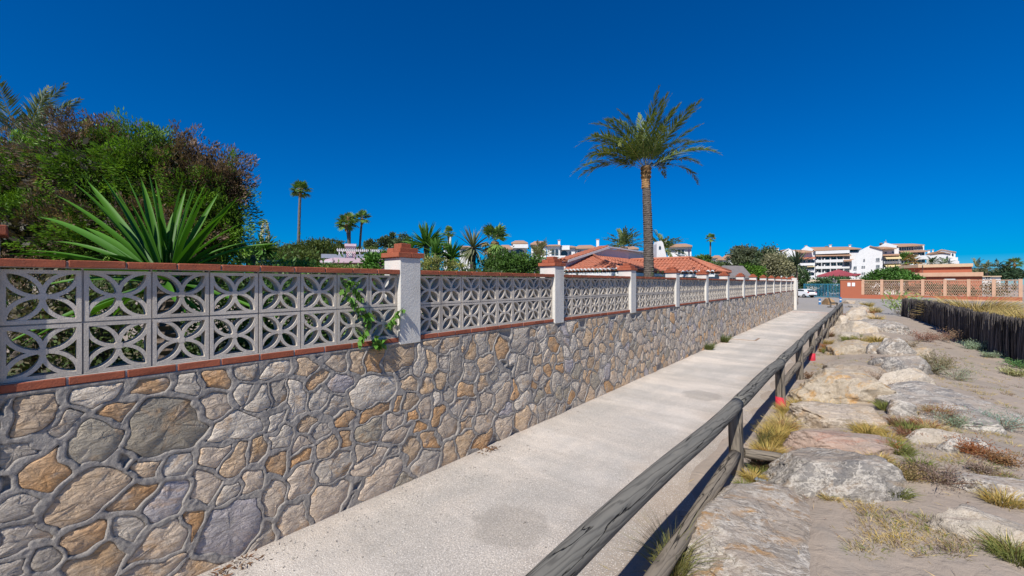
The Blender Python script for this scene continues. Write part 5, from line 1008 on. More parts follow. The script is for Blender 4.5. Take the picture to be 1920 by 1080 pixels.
# ------------------------------------------------------------------ tiled villa behind the wall
def ribs(A, B, C, D, pitch=.21, r=.075, course=.38):
    """half-round tile rows on the roof face A-B (eave) C-D (top edge, C above B)"""
    A, B, C, D = map(Vector, (A, B, C, D)); u = (B - A).normalized(); n = u.cross(D - A if (D - A).length > .01 else C - A).normalized(); n = n if n.z > 0 else -n; v = n.cross(u); v = v if v.z > 0 else -v
    poly = [((p - A).dot(u), (p - A).dot(v)) for p in (A, B, C, D)]; mb = MB(); L = (B - A).length; k = int(L / pitch); ends = []
    for i in range(k + 1):
        uu = L * (i + .5) / (k + 1); hs_ = []
        for (p, q) in zip(poly, poly[1:] + poly[:1]):
            if abs(p[0] - q[0]) > 1e-6 and min(p[0], q[0]) <= uu < max(p[0], q[0]): t = (uu - p[0]) / (q[0] - p[0]); hs_.append(p[1] + (q[1] - p[1]) * t)
        if len(hs_) < 2: continue
        v0, v1 = min(hs_) - .06, max(hs_); m = max(1, int((v1 - v0) / course)); V = []; F = []; nr = 0
        for c in range(m):
            for e in (0, 1):
                vv = v0 + (v1 - v0) * (c + e) / m; rr = r * (1.08 if e == 0 else .88); lift = .02 if e == 0 else .0
                for a in range(6): an = math.pi * a / 5; p = A + u * (uu + rr * math.cos(an) + random.uniform(-.004, .004)) + v * vv + n * (rr * math.sin(an) * .95 + lift); V.append(p)
                nr += 1
        for a in range(nr - 1):
            for b in range(5): F.append((a * 6 + b, a * 6 + b + 1, a * 6 + 6 + b + 1, a * 6 + 6 + b))
        mb.add(V, F); ends.append(A + u * uu + v * v0)
    return mb, ends, u, v, n
def roof_face(parent, loc, A, B, C, D, mat=TILE, scallop=True, pitch=.21, r=.075):
    V = [Vector(p) for p in (A, B, C, D)]; n = (V[1] - V[0]).cross(V[2] - V[0]); n = n.normalized() * (-.06 if n.z > 0 else .06)
    mb = MB(); W = V + [p + n for p in V]; mb.add(W, [(0, 1, 2, 3), (7, 6, 5, 4), (0, 4, 5, 1), (1, 5, 6, 2), (2, 6, 7, 3), (3, 7, 4, 0)]); mb.build('roof_slab', mat, parent, loc)
    rb, ends, u, v, nn = ribs(A, B, C, D, pitch, r); stuff(rb.build('tile_rows', mat, parent, loc, False))
    if scallop:
        mb = MB()
        for e in ends:
            ring = []
            for a in range(7):
                an = math.pi * a / 6
                for rr in (r * .8, r * 1.16):
                    for dv in (-.03, .05): ring.append(e + u * rr * math.cos(an) + nn * (rr * math.sin(an) + .012) + v * (dv - .012))
            F = []
            for a in range(6): k = a * 4; F += [(k, k + 2, k + 6, k + 4), (k + 2, k + 3, k + 7, k + 6), (k, k + 4, k + 5, k + 1)]
            mb.add(ring, F)
        stuff(mb.build('eave_tile_ends', SHADEW, parent, loc))
vb = (-9.0, 22.0, terrain(-9, 22)); villa = thing('tiled_villa', 'single storey white villa with orange barrel tiled hip roofs behind the wall', 'house', vb); vl = tuple(-x for x in vb)
ex, ez, ay = -7.93, 2.6, 16.77
roof_face(villa, vl, (-10.9, ay, ez), (ex, ay, ez), (-10.88, 19.74, 3.48), (-10.9, 19.74, 3.48)); roof_face(villa, vl, (ex, ay, ez), (ex, 24.0, ez), (-10.9, 24.0, 3.48), (-10.9, 19.74, 3.48), TILE, False)
e2, y2a, y2b, zr = -5.5, 22.8, 26.3, 3.40; ym = (y2a + y2b) / 2
roof_face(villa, vl, (-12.0, y2a, ez), (e2, y2a, ez), (e2 - 1.75, ym, zr), (-12.0, ym, zr)); roof_face(villa, vl, (e2, y2a, ez), (e2, y2b, ez), (e2 - 1.75, ym + .01, zr), (e2 - 1.75, ym - .01, zr), TILE, False); roof_face(villa, vl, (e2, y2b, ez), (-12, y2b, ez), (-12, ym, zr), (e2 - 1.75, ym, zr), TILE, False)
roof_face(villa, vl, (-11.3, 16.9, 3.12), (-10.7, 16.9, 3.12), (-10.7, 21.4, 4.1), (-11.3, 21.4, 4.1), TILE, False)
for ra, rb_ in (((ex, ay, ez + .08), (-10.9, 19.74, 3.56)), ((e2, y2a, ez + .08), (e2 - 1.75, ym, zr + .07)), ((e2 - 1.75, ym, zr + .07), (-12, ym, zr + .07)), ((e2, y2b, ez + .08), (e2 - 1.75, ym, zr + .07))): MB().tube([ra, rb_], .085, 8).build('ridge_tiles', TILE, villa, vl, True)
# mb.tube([(e2, y2a, ez + .08), (e2 - 1.75, ym, zr + .07)], .085, 8); mb.tube([(e2 - 1.75, ym, zr + .07), (-12, ym, zr + .07)], .085, 8); mb.tube([(e2, y2b, ez + .08), (e2 - 1.75, ym, zr + .07)], .085, 8); mb.build('ridge_tiles', TILE, villa, vl, True)
mb = MB(); mb.box(-17, -8.35, 17.2, 27, -.2, 2.5); mb.box(-12, -5.95, 23.2, 26.0, -.3, 2.49); mb.prism([(17.1, 2.4), (17.1, 3.0), (21.4, 3.98), (27.1, 4.05), (27.1, 2.4)], 0, -10.92, -11.28); mb.build('wall', HOUSE, villa, vl)
mb = MB(); mb.box(-10.9, ex + .02, ay + .03, ay + .12, 2.33, 2.5); mb.box(-8.0, e2 - .02, y2a + .03, y2a + .1, 2.33, 2.5); mb.box(ex - .12, ex - .02, ay + .1, 22.8, 2.35, 2.5); mb.build('eave_fascia', SHADEW, villa, vl)
mb = MB(); mb.prism([(17.0, 3.02), (21.35, 3.97), (21.35, 4.09), (17.0, 3.13)], 0, -10.68, -10.78); mb.box(-10.95, -10.7, 21.4, 27.1, 4.02, 4.1); mb.build('rake_board', SHADEW, villa, vl)
wf = MB().box(-6.9, -6.5, 23.14, 23.2, 1.95, 2.25).build('window', SHADEW, villa, vl); MB().box(-6.85, -6.55, 23.1, 23.138, 2.0, 2.2).build('pane', GLASS, wf)
cb_ = P(1238, 484, 25.5); mb = MB(); k = 25.5 / FPX
mb.prism([(-.33, -.4), (-.33, .85), (-.27, 1.02), (-.05, 1.06), (.06, .95), (.40, -.4)], 1, -.3, .3)
ch = mb.build('chimney', SHADEW, villa, (cb_[0] + vl[0], cb_[1] + vl[1], cb_[2] + vl[2])); ch.rotation_euler = (0, 0, TH)
MB().prism([(-.2, .5), (-.2, .68), (-.13, .76), (-.06, .68), (-.06, .5)], 1, -.305, -.302).build('chimney_vent', GLASS, ch)
# ------------------------------------------------------------------ helpers for houses set out from the picture
class House:
    def __init__(s, name, label, px, Z, rot=0, cat='house', group=None):
        s.px, s.Z, s.s = px, Z, Z / FPX; s.f = foot(px, Z); s.ph = math.atan((px - 960) / FPX); s.sx = s.s * math.cos(s.ph); s.o = thing(name, label, cat, s.f, TH - s.ph + rot, group)
    def X(s, px): return (px - s.px) * s.sx
    def H(s, py): return EYE + (HOR - py) * s.s - s.f[2]
    def box(s, name, mat, x0, x1, y0, y1, v0, v1, parent=None):
        b = MB().box(s.X(x0), s.X(x1), v0, v1, min(s.H(y0), s.H(y1)), max(s.H(y0), s.H(y1))); return b.build(name, mat, parent or s.o)
    def wallbox(s, x0, x1, y0, v0, v1, name='wall', mat=None): b = MB().box(s.X(x0), s.X(x1), v0, v1, -.6, s.H(y0)); return b.build(name, mat or HOUSE, s.o)
    def gable(s, pts, v0, v1, name='wall', mat=None): return MB().prism([(s.X(x), s.H(y)) for x, y in pts], 1, v0, v1).build(name, mat or HOUSE, s.o)
    def roof(s, pts, name='roof', mat=None): # pts: (px, py, v) top outline, thickened
        V = [(s.X(x), v, s.H(y)) for x, y, v in pts]; n = len(V); W = V + [(a, b, c - .22) for a, b, c in V]; mb = MB().add(W, [tuple(range(n)), tuple(range(n, 2 * n))[::-1]] + [(i, i + n, (i + 1) % n + n, (i + 1) % n) for i in range(n)]); return mb.build(name, mat or TILE2, s.o)
    def window(s, x0, x1, y0, y1, v, frame=True):
        w = MB().box(s.X(x0), s.X(x1), v - .06, v, s.H(y1), s.H(y0)).build('window', GLASS, s.o)
        if frame:
            f = MB(); a, b, c, d = s.X(x0), s.X(x1), s.H(y1), s.H(y0); e = min(.1, (b - a) * .12)
            for q in ((a - e, a, c, d), (b, b + e, c, d), ((a + b) / 2 - e / 2, (a + b) / 2 + e / 2, c, d)): f.box(q[0], q[1], v - .12, v - .062, q[2], q[3])
            f.box(a - e, b + e, v - .16, v - .062, c - e, c); f.build('frame', SHADEW, w)
        return w
    def chimney(s, px, y0, y1, v, w=5): 
        c = s.box('chimney', HOUSE, px - w / 2, px + w / 2, y0, y1, v, v + w * s.s); s.box('chimney_cap', TILE2, px - w / 2 - .7, px + w / 2 + .7, y0 - 1.2, y0 - .15, v - .1, v + w * s.s + .1, c); return c
    def balcony(s, x0, x1, y0, y1, v=-1.6, fins=()):
        p = s.box('balcony_parapet', HOUSE, x0, x1, y0, y1, v, -.02)
        for fx, fy in fins: s.box('balcony_fin', HOUSE, fx, fx + 2.2, fy, y0 + .05, v + .05, -.02, p)
AWN = simple('awning_cream', (.70, .56, .30), (.62, .5, .28), 2); 
# block A: white flats with tiled roofs
A = House('apartment_building', 'white four storey flats with tiled roof and long balconies behind the red pavilion', 1560, 108, 0, 'building')
A.wallbox(1526, 1592, 467.5, 0, 11); A.gable([(1499, 560), (1499, 467), (1511, 459), (1528, 468), (1528, 560)], -.6, 10)
A.roof([(1509, 459, 5), (1526, 468.5, -1.6), (1613, 468.5, -1.6), (1592, 461.5, 5)]); A.roof([(1509, 459, 5.02), (1592, 461.5, 5.02), (1613, 466, 12), (1509, 466, 12)])
A.roof([(1529, 476, -.0), (1529, 479, -2.1), (1595, 480, -2.1), (1592, 476.6, 0)], 'tiled_canopy')
for y0, y1 in ((470.5, 476.2), (487.2, 492.2), (499, 504), (511, 518)): A.balcony(1529, 1592, y0, y1, -1.6, () if y0 < 480 else ((1532, y0 - 1.5), (1545, y0 - 3), (1556, y0 - 2.6), (1568, y0 - 2), (1580, y0 - 3.4)))
for y0, y1 in ((481, 486.8), (493, 498.6), (505, 510.6)):
    for x0, x1 in ((1531, 1538), (1543, 1555), (1559, 1567), (1570, 1579)): A.window(x0, x1, y0, y1, -.005)
for x in (1540, 1556.5, 1568, 1581): A.box('partition_wall', HOUSE, x, x + 1.2, 479.5, 518, -1.55, -.03)
A.wallbox(1592, 1611, 474.5, -.8, 9); A.window(1593, 1609, 469.3, 474, .5, False); A.box('corner_post', HOUSE, 1609, 1611, 468.8, 474.4, -.8, 0); A.roof([(1581, 487, -.8), (1581, 490, -2.8), (1599, 490, -2.8), (1599, 487, -.8)], 'tiled_canopy'); 
for y in (495, 498, 505): A.window(1584, 1590, y, y + 1.6, -1.62, False)
A.chimney(1508, 457, 463, 4, 4); A.chimney(1557, 457.5, 462, 4, 4.5); A.chimney(1594, 459.5, 463, 4, 4); A.box('roof_unit', simple('roof_unit', (.15, .14, .13)), 1546, 1553, 458.4, 461, 5, 6)
A2 = House('apartment_building', 'white flats with a blank gable end and small balconies behind the olive trees', 1495, 98, 0, 'building')
A2.gable([(1462, 560), (1462, 474), (1479, 466), (1499, 475), (1499, 560)], -.6, 9); A2.wallbox(1498, 1524, 474, .3, 8.8)
A2.roof([(1479, 465.8, 0), (1481, 465.8, 4), (1507, 467, 4), (1525, 472.6, -.8), (1498, 473.2, -.8)]); A2.roof([(1462, 473.5, -.9), (1479, 465.4, -.9), (1479, 465.4, 9), (1462, 473.5, 9)], 'gable_roof', HOUSE)
A2.roof([(1499, 482.6, .3), (1499, 485, -1.6), (1528, 485, -1.6), (1528, 482.6, .3)], 'tiled_canopy', TILE)
for y0, y1 in ((494, 498.5), (505.5, 510.4), (517, 522)): A2.balcony(1500, 1527, y0, y1, -1.4)
for y0, y1 in ((488, 493.6), (500, 505), (511.4, 516.4)):
    for x0, x1 in ((1501, 1510), (1514, 1526)): A2.window(x0, x1, y0, y1, .28)
A2.window(1503, 1505, 476, 479.5, .29, False); A2.box('awning', AWN, 1513, 1527, 500.2, 501.4, -2.2, .2)
A3 = House('apartment_building', 'white tiled roof flats partly hidden by olive trees', 1440, 112, 0, 'building')
A3.wallbox(1424, 1466, 475, 0, 9); A3.roof([(1444, 473.6, -1), (1478, 466.4, 3), (1478, 466.4, 9), (1444, 473.6, 9)]); A3.roof([(1424, 474.6, -.9), (1430, 468.5, 4), (1447, 468.5, 4), (1440, 474.6, -.9)]); A3.gable([(1436, 500), (1436, 474.5), (1444, 470), (1462, 473), (1462, 500)], -.5, -.1)
A3.chimney(1450, 465.6, 469.5, 4, 3.4); A3.chimney(1458, 464.8, 468.5, 4, 5); A3.chimney(1434, 467.5, 471, 4, 4); A3.window(1450, 1462, 476, 480, -.51)
# block B
Bk = House('apartment_building', 'white flats with a tall windowed gable end and cream awnings', 1640, 92, 0, 'building')
Bk.gable([(1604, 560), (1604, 484), (1611, 469), (1631, 460.6), (1654, 467.4), (1657, 560)], -.6, 9); Bk.wallbox(1654, 1684, 467, .3, 9)
Bk.roof([(1631, 460.4, -.9), (1633, 460, 4), (1664, 461.4, 4), (1680, 467.2, -.9), (1653, 467.6, -.9)])
for x0, x1, y0, y1 in ((1643, 1649, 484.4, 490), (1643, 1649, 497.2, 503), (1645, 1649, 510, 516), (1619, 1621.6, 485.2, 489.5), (1615.6, 1618, 498.4, 502), (1619.4, 1621.8, 498.4, 502), (1615.6, 1618, 510.6, 514.6), (1619.4, 1621.8, 510.6, 514.6), (1600, 1605.5, 499, 504.5), (1600, 1605.5, 511, 516)): Bk.window(x0, x1, y0, y1, -.605)
Bk.wallbox(1596, 1606, 486, -.55, 6)
for x in (1659, 1672): Bk.window(x, x + 3, 473.2, 475.6, .28, False)
Bk.roof([(1655, 477, .3), (1655, 479.2, -1.5), (1685, 479.2, -1.5), (1685, 477, .3)], 'tiled_canopy')
for y in (480.6, 495): Bk.roof([(1657, y, .2), (1661, y + 5, -2.4), (1688, y + 5, -2.4), (1684, y, .2)], 'awning', AWN)
for y0, y1 in ((491, 495.4), (502, 508), (514, 522)): Bk.balcony(1657, 1686, y0, y1, -1.4)
for y0, y1 in ((486, 490.6), (498.5, 501.8), (509, 513.5)):
    for x0, x1 in ((1660, 1667), (1669, 1676), (1678, 1684)): Bk.window(x0, x1, y0, y1, .28)
B2 = House('apartment_building', 'white flats with row of arched top windows below a long tiled roof', 1700, 106, 0, 'building')
B2.gable([(1644, 560), (1644, 460.5), (1660, 453.2), (1686, 460.6), (1686, 560)], -.3, 9); B2.wallbox(1685, 1732, 460.8, 0, 9)
B2.roof([(1660, 453, 4.5), (1684, 461.4, -1), (1733, 460.6, -1), (1712, 455, 4.5)]); B2.roof([(1684, 469.8, 0), (1690, 473, -2.2), (1738, 473, -2.2), (1733, 470, 0)], 'tiled_canopy')
for k in range(6): B2.window(1687 + k * 4.4, 1689.8 + k * 4.4, 463, 469, -.01, False)
for k in range(3): B2.window(1714 + k * 5.6, 1718.6 + k * 5.6, 464.6, 469.2, -.01)
for x0, x1 in ((1690, 1700), (1704, 1716), (1720, 1733)): B2.window(x0, x1, 474, 480, -.01); B2.window(x0, x1, 488, 494, -.01)
B2.balcony(1700, 1742, 480.5, 487.5, -1.8, ((1712, 478), (1722, 479))); B2.balcony(1690, 1740, 494, 502, -1.6); B2.chimney(1658, 450.5, 457, 3, 4)
mb = MB(); mb.tube([(B2.X(1650), 3, B2.H(461)), (B2.X(1650), 3, B2.H(453))], .06, 6); mb.tube([(B2.X(1650), 2.9, B2.H(454)), (B2.X(1650), 2.5, B2.H(453.6))], [.45, .05], 12); an_ = mb.build('satellite_dish', simple('dish_grey', (.12, .11, .11)), B2.o)
MB().tube([(B2.X(1659), 3.2, B2.H(452)), (B2.X(1659), 3.2, B2.H(445.5))], .04, 5).build('antenna', simple('antenna_grey', (.4, .4, .4)), B2.o)
Cc = House('villa', 'white villa with shallow gables and arched windows at the right end of the flats', 1765, 118, 0, 'house')
Cc.gable([(1737, 560), (1737, 476), (1746, 473.5), (1761, 472.2), (1782, 476.6), (1782, 560)], -1.5, 5); Cc.gable([(1752, 560), (1752, 473), (1765, 467.6), (1791, 473.4), (1791, 560)], .5, 8); Cc.wallbox(1781, 1795, 484, -2.5, 4); Cc.wallbox(1783, 1797, 491, -4, 4)
Cc.roof([(1736, 475.8, -1.9), (1746, 473, -1.9), (1761, 471.6, -1.9), (1783, 476.2, -1.9), (1783, 476.2, -1.2), (1761, 471.6, -1.2), (1736, 475.8, -1.2)], 'verge_tiles', TILE2); Cc.roof([(1750, 473.2, .2), (1765, 467.2, .2), (1792.5, 473, .2), (1792.5, 473, 7.8), (1765, 467.2, 7.8)], 'roof', TILE2)
for x, y in ((1774, 480.5), (1784, 476)): Cc.gable([(x, y + 6), (x, y + 2), (x + 1, y + .4), (x + 2.6, y + .4), (x + 3.6, y + 2), (x + 3.6, y + 6)], -1.62, -1.55, 'window', GLASS)
Cc.window(1763, 1772, 492, 494, -1.51, False); Cc.chimney(1741, 468.5, 476, 1, 5); Cc.chimney(1749, 468, 475, 1, 3)
# red pavilion with its white pergola
Rp = House('pavilion', 'pavilion with dark red hipped roof before the white flats', 1572, 80, 0, 'pavilion'); RED = simple('pavilion_red', (.30, .06, .075), (.26, .055, .065), 2, .8)
Rp.roof([(1532, 516.6, -3), (1606, 516.6, -3), (1583, 508.8, -.5), (1572, 505, 0)], 'roof', RED); Rp.roof([(1572, 505, .02), (1583, 508.8, -.45), (1612, 515.6, 4), (1536, 515.6, 4)], 'roof', RED)
Rp.box('ridge_skirt', RED, 1583, 1612, 513.8, 516.2, -2.6, 3.6)
for x in (1536, 1552, 1568, 1584, 1602): Rp.box('post', SHADEW, x, x + 1.2, 516.8, 540, -2.6, -2.45)
Rp.box('pergola_beam', SHADEW, 1512, 1625, 520.6, 523.4, -4.4, -4.1); Rp.box('rear_wall', simple('cream_wall', (.62, .52, .38), (.55, .46, .34), 2), 1505, 1560, 524, 545, .5, .8)
# orange brick building
Br = House('brick_building', 'low orange brick building with cream roof bands behind the lattice wall', 1775, 80, 0, 'building'); t = NT('orange_brick'); bt = t.n.new('ShaderNodeTexBrick'); t.l.new(t.objvec((1, 1, 1), (R(90), 0, 0)), bt.inputs['Vector']); bt.inputs['Scale'].default_value = 5.0; bt.inputs['Color1'].default_value = (.40, .115, .06, 1); bt.inputs['Color2'].default_value = (.34, .10, .055, 1); bt.inputs['Mortar'].default_value = (.36, .17, .11, 1); OBR = t.done(t.mix(t.noise(1.2, 4), bt.outputs[0], (.42, .13, .07)), .9)
CREAM = simple('cream_band', (.62, .45, .29), (.56, .40, .26), 2); SALM = simple('salmon_band', (.58, .36, .24), (.52, .32, .21), 2); DKB = simple('dark_band', (.16, .14, .13), (.12, .11, .10), 2)
s = Br.s; xL, xC, xR = Br.X(1694), Br.X(1724), Br.X(1821)
mb = MB(); mb.prism([(xC, 0), (xR, 0), (xR, 9), (xC - 7.5, 9)], 2, Br.H(511), Br.H(500.8)); mb.build('upper_wall', OBR, Br.o)
mb = MB(); mb.prism([(xC - .3, -.45), (xR + .15, -.45), (xR + .15, 9), (xC - 8.2, 9)], 2, Br.H(500.8), Br.H(495)); mb.build('roof_band', CREAM, Br.o)
mb = MB(); mb.prism([(Br.X(1690), -1.6), (Br.X(1840), -1.6), (Br.X(1840), 5), (Br.X(1690), 5)], 2, Br.H(518.6), Br.H(511.2)); mb.build('lower_roof_band', SALM, Br.o)
Br.wallbox(1700, 1838, 518.7, -1.1, 4.5, 'lower_wall', OBR); MB().tube([(Br.X(1729), -.6, Br.H(522)), (Br.X(1729), -.6, Br.H(496))], .05, 6).build('drain_pipe', simple('pipe_dark', (.06, .06, .06)), Br.o)
Br.box('plaque', SHADEW, 1771, 1791, 523.0, 524.4, -1.2, -1.11); Br.box('hatch', DKB, 1768, 1795, 524.2, 526.2, -1.19, -1.105)
# lattice wall along the street
lw = House('lattice_wall', 'long street wall of pierced salmon blocks on a red brick plinth', 1750, 60, 0, 'wall'); LAT = simple('lattice_block', (.56, .36, .24), (.48, .31, .21), 1.5, .9, .3)
p0, p1 = foot(1578, 66), foot(1917, 52); d = np.array([p1[0] - p0[0], p1[1] - p0[1], 0]); Lw = np.linalg.norm(d); lw.o.location = [float(x) for x in p0]; lw.o.rotation_euler = (0, 0, math.atan2(d[1], d[0]))
pier = 2.5; MB().box(-.1, pier, -.3, .3, -.5, 2.9).build('brick_pier', OBR, lw.o); MB().bevbox(-.2, pier + .1, -.4, .4, 2.9, 3.0, .02).build('pier_cap', SALM, lw.o)
NB = 7; posts = [pier + .15 + (Lw - pier - .3) * k / NB for k in range(NB + 1)]
MB().box(pier, Lw, -.2, .2, -.5, .62).build('plinth', OBR, lw.o); MB().box(pier + 8, Lw, -.32, -.2, -.5, .18).build('footing', SALM, lw.o)
pm = MB().bevbox(-.17, .17, -.21, .21, .6, 2.95, .02).mesh('post')
for x in posts: link('post', pm, SALM, lw.o, (x, 0, 0))
def pierced(w, h, n, m):                        # blocks with an eight-sided hole each
    mb = MB(); bw, bh = w / n, h / m
    for i in range(n):
        for j in range(m):
            cx, cz = (i + .5) * bw, (j + .5) * bh; V = []; F = []
            for yy in (-.1, .1):
                for a in range(8):
                    an = a * math.pi / 4 + math.pi / 8; k = 1 / max(abs(math.cos(an)), abs(math.sin(an))); V.append((cx + math.cos(an) * k * (bw / 2 - .012), yy, cz + math.sin(an) * k * (bh / 2 - .012)))
                for a in range(8): an = a * math.pi / 4 + math.pi / 8; V.append((cx + math.cos(an) * .37 * bw, yy, cz + math.sin(an) * .37 * bh))
            for a in range(8): b = (a + 1) % 8; F += [(a, b, 8 + b, 8 + a), (16 + a, 16 + b, 24 + b, 24 + a), (8 + a, 8 + b, 24 + b, 24 + a), (a, b, 16 + b, 16 + a)]
            mb.add(V, F)
    return mb.mesh('pierced_blocks')
gapw = posts[1] - posts[0] - .34; pme = pierced(gapw, 2.1, 9, 5)
for x in posts[:-1]: stuff(link('pierced_blocks', pme, LAT, lw.o, (x + .17, 0, .66)))
MB().box(pier, Lw, -.16, .16, 2.76, 2.86).build('top_rail', LAT, lw.o)
for k in (0, 1): tag(MB().box(-.19, .19, -.02, .02, -.28, .28).build('notice', simple('notice_white', (.8, .8, .8), (.74, .74, .74), 9)), ['white paper notice on the brick pier nearest the gate', 'white paper notice on the brick pier nearest the lattice blocks'][k], 'notice').matrix_world = lw.o.matrix_world if False else Matrix.LocRotScale(Vector(p0) + Vector((math.cos(lw.o.rotation_euler.z) * (1.0 + k * .55) + math.sin(lw.o.rotation_euler.z) * .325, math.sin(lw.o.rotation_euler.z) * (1.0 + k * .55) - math.cos(lw.o.rotation_euler.z) * .325, 2.2)), lw.o.rotation_euler.to_quaternion(), None)
# blue gate
BLUE = simple('gate_blue', (.02, .13, .24), (.02, .16, .22), 2, .5, spec=.4); g0 = foot(1507, 70); gt = thing('blue_gate', 'blue painted steel bar gate across the street entrance', 'gate', g0, 0); d = p0 - g0; Lg = math.hypot(d[0], d[1]) - .15; gt.rotation_euler = (0, 0, math.atan2(d[1], d[0])); Hg = 2.3
mb = MB(); mb.box(0, Lg, -.04, .04, .12, .22); mb.box(0, Lg, -.04, .04, Hg - .12, Hg); mb.build('frame', BLUE, gt)
for x in (0, Lg / 3, Lg * .66, Lg - .08): MB().box(x, x + .1, -.05, .05, 0, Hg + .02).build('gate_post', BLUE, gt)
bar = MB().box(-.04, .04, -.02, .02, .22, Hg - .12).mesh('bar')
for k in range(int(Lg / .2)): link('bar', bar, BLUE, gt, (.1 + k * .2, 0, 0))
# white car
def car():
    f = foot(1502, 69.0); o = thing('parked_car', 'white hatchback parked with its tail towards the blue gate', 'car', f, TH - R(35 + 42)); W = simple('car_white', (.8, .8, .8), (.78, .78, .78), 2, .25, spec=.5); prof = [(-2.05, .32), (-2.08, .62), (-1.98, .86), (-1.2, .95), (-.55, 1.36), (.7, 1.44), (1.55, 1.3), (1.95, .92), (2.08, .78), (2.06, .34)]
    V = []; F = []; n = len(prof)
    for yy, sc in ((-.86, 0), (-.78, .5), (.78, .5), (.86, 0)):
        for x, z in prof: V.append((x, yy * (1 - .16 * max(0, z - .95) / .5), z if z < .95 else z))
    for r in range(3):
        for i in range(n): F.append((r * n + i, r * n + (i + 1) % n, (r + 1) * n + (i + 1) % n, (r + 1) * n + i))
    F += [tuple(range(n)), tuple(range(3 * n, 4 * n))[::-1]]; MB().add(V, F).build('body', W, o)
    for sgn in (-1, 1):
        MB().prism([(-1.05, .97), (-.5, 1.3), (.6, 1.37), (1.2, 1.28), (1.35, .98)], 1, sgn * .755, sgn * .83).build('side_window', GLASS, o)
        MB().box(1.9, 2.075, sgn * .75 - .12, sgn * .75 + .06, .82, .98).build('tail_light', simple('tail_red', (.4, .01, .02), (.35, .01, .02), 3, .3), o)
        for x in (-1.3, 1.28):
            w = MB().tube([(x, sgn * .68, .31), (x, sgn * .88, .31)], .31, 16).build('wheel', simple('tyre', (.02, .02, .02)), o); MB().tube([(x, sgn * .872, .31), (x, sgn * .89, .31)], .19, 12).build('rim', simple('rim_grey', (.4, .4, .42), (.3, .3, .3), 5, .3, metal=.6), w)
    MB().add([(1.62, -.62, 1.27), (1.62, .62, 1.27), (1.93, .68, .98), (1.93, -.68, .98), (1.66, -.62, 1.28), (1.66, .62, 1.28), (1.97, .68, .98), (1.97, -.68, .98)], [(0, 1, 2, 3), (4, 5, 6, 7), (0, 4, 5, 1), (2, 3, 7, 6)]).build('rear_window', GLASS, o); MB().box(2.0, 2.09, -.26, .26, .6, .72).build('number_plate', simple('plate', (.7, .7, .65)), o); MB().box(1.9, 2.1, -.8, .8, .34, .5).build('bumper', simple('bumper_dark', (.05, .05, .05)), o)
car()
# bollards, bench
BB = simple('bollard_blue', (.02, .17, .42), (.02, .14, .36), 4, .5); BW = simple('bollard_white', (.75, .75, .75), (.7, .7, .7), 4, .5)
for px, py, lb in ((1537, 571, 'blue and white bollard beside the orange brown boulder at the path end'), (1576, 567, 'blue and white striped bollard at the end of the rail fence')):
    p = hit(px, py); o = thing('bollard', lb, 'bollard', p, 0, 'bollards at the path end'); MB().tube([(0, 0, -.05), (0, 0, .28)], .11, 14).build('lower_band', BB, o); MB().tube([(0, 0, .28), (0, 0, .42)], .108, 14).build('middle_band', BW, o); MB().tube([(0, 0, .42), (0, 0, .62), (0, 0, .66)], [.11, .11, .09], 14).build('upper_band', BB, o)
p = hit(1558, 577); bn = thing('park_bench', 'weathered dark bench seen from its end near the bollards', 'bench', p, TH - R(36)); BM_ = simple('bench_dark', (.09, .075, .065), (.14, .12, .10), 8)
for v in (0, 1.3):
    m = MB(); m.prism([(-.16, .85), (-.1, .86), (.05, .42), (.04, .0), (-.04, .0), (-.03, .4)], 1, v, v + .05); m.box(-.22, .1, v - .01, v + .06, 0, .05); m.box(.28, .52, v - .01, v + .06, 0, .05); m.box(-.0, .5, v + .002, v + .048, .36, .42); m.box(.42, .48, v + .003, v + .047, .05, .36); m.build('end_frame', BM_, bn)
for k in range(4): MB().bevbox(.06 + k * .11, .15 + k * .11, -.12, 1.45, .42, .45, .006).build('seat_slat', WOOD2, bn)
for k in range(3): MB().bevbox(-.02 - k * .05, .01 - k * .05, -.12, 1.45, .5 + k * .13, .6 + k * .13, .006).build('back_slat', WOOD2, bn)
# low earth mound left of the bollards and blue mark
# ------------------------------------------------------------------ pink house
PINK = mat_render('pink_render', (.62, .46, .50), (.56, .42, .47), .1); Pk = House('pink_house', 'pale pink villa with roof terrace, glass balustrade and slatted pergola', 665, 42, 0, 'house'); Pk.wallbox(612, 735, 497, .6, 9, 'wall', PINK); Pk.gable([(603, 491), (628, 485), (740, 487), (740, 492), (626, 494), (604, 495)], -1.2, 8, 'terrace_slab', PINK); Pk.box('terrace_upstand', PINK, 625, 740, 484.4, 488, -.4, -.1)
Pk.wallbox(648, 667, 455.5, 3, 5, 'stair_tower', PINK); Pk.box('tower_cap', PINK, 645, 668, 453, 457.5, 2.7, 5.3); Pk.box('tower_door', SHADEW, 653, 660, 470, 484, 2.9, 2.98)
GB = simple('balustrade_glass', (.30, .32, .36), (.26, .28, .33), 2, .2, spec=.5); Pk.box('glass_balustrade', GB, 605, 648, 478.5, 486, -.9, -.87); Pk.box('glass_balustrade', GB, 668, 720, 476, 484, .8, .83)
for x in (634, 641, 674, 711, 716): Pk.box('pergola_post', SHADEW, x, x + 2, 467.5, 484.5, 1.0 if x % 2 else 2.4, 1.12 if x % 2 else 2.52)
Pk.box('pergola_beam', SHADEW, 631, 719, 466.4, 468.6, 1.0, 1.12); Pk.box('pergola_beam', SHADEW, 631, 719, 466.4, 468.6, 2.4, 2.52)
for k in range(22): Pk.box('pergola_slat', SHADEW, 632 + k * 4, 633.2 + k * 4, 465.2, 466.3, .7, 2.8)
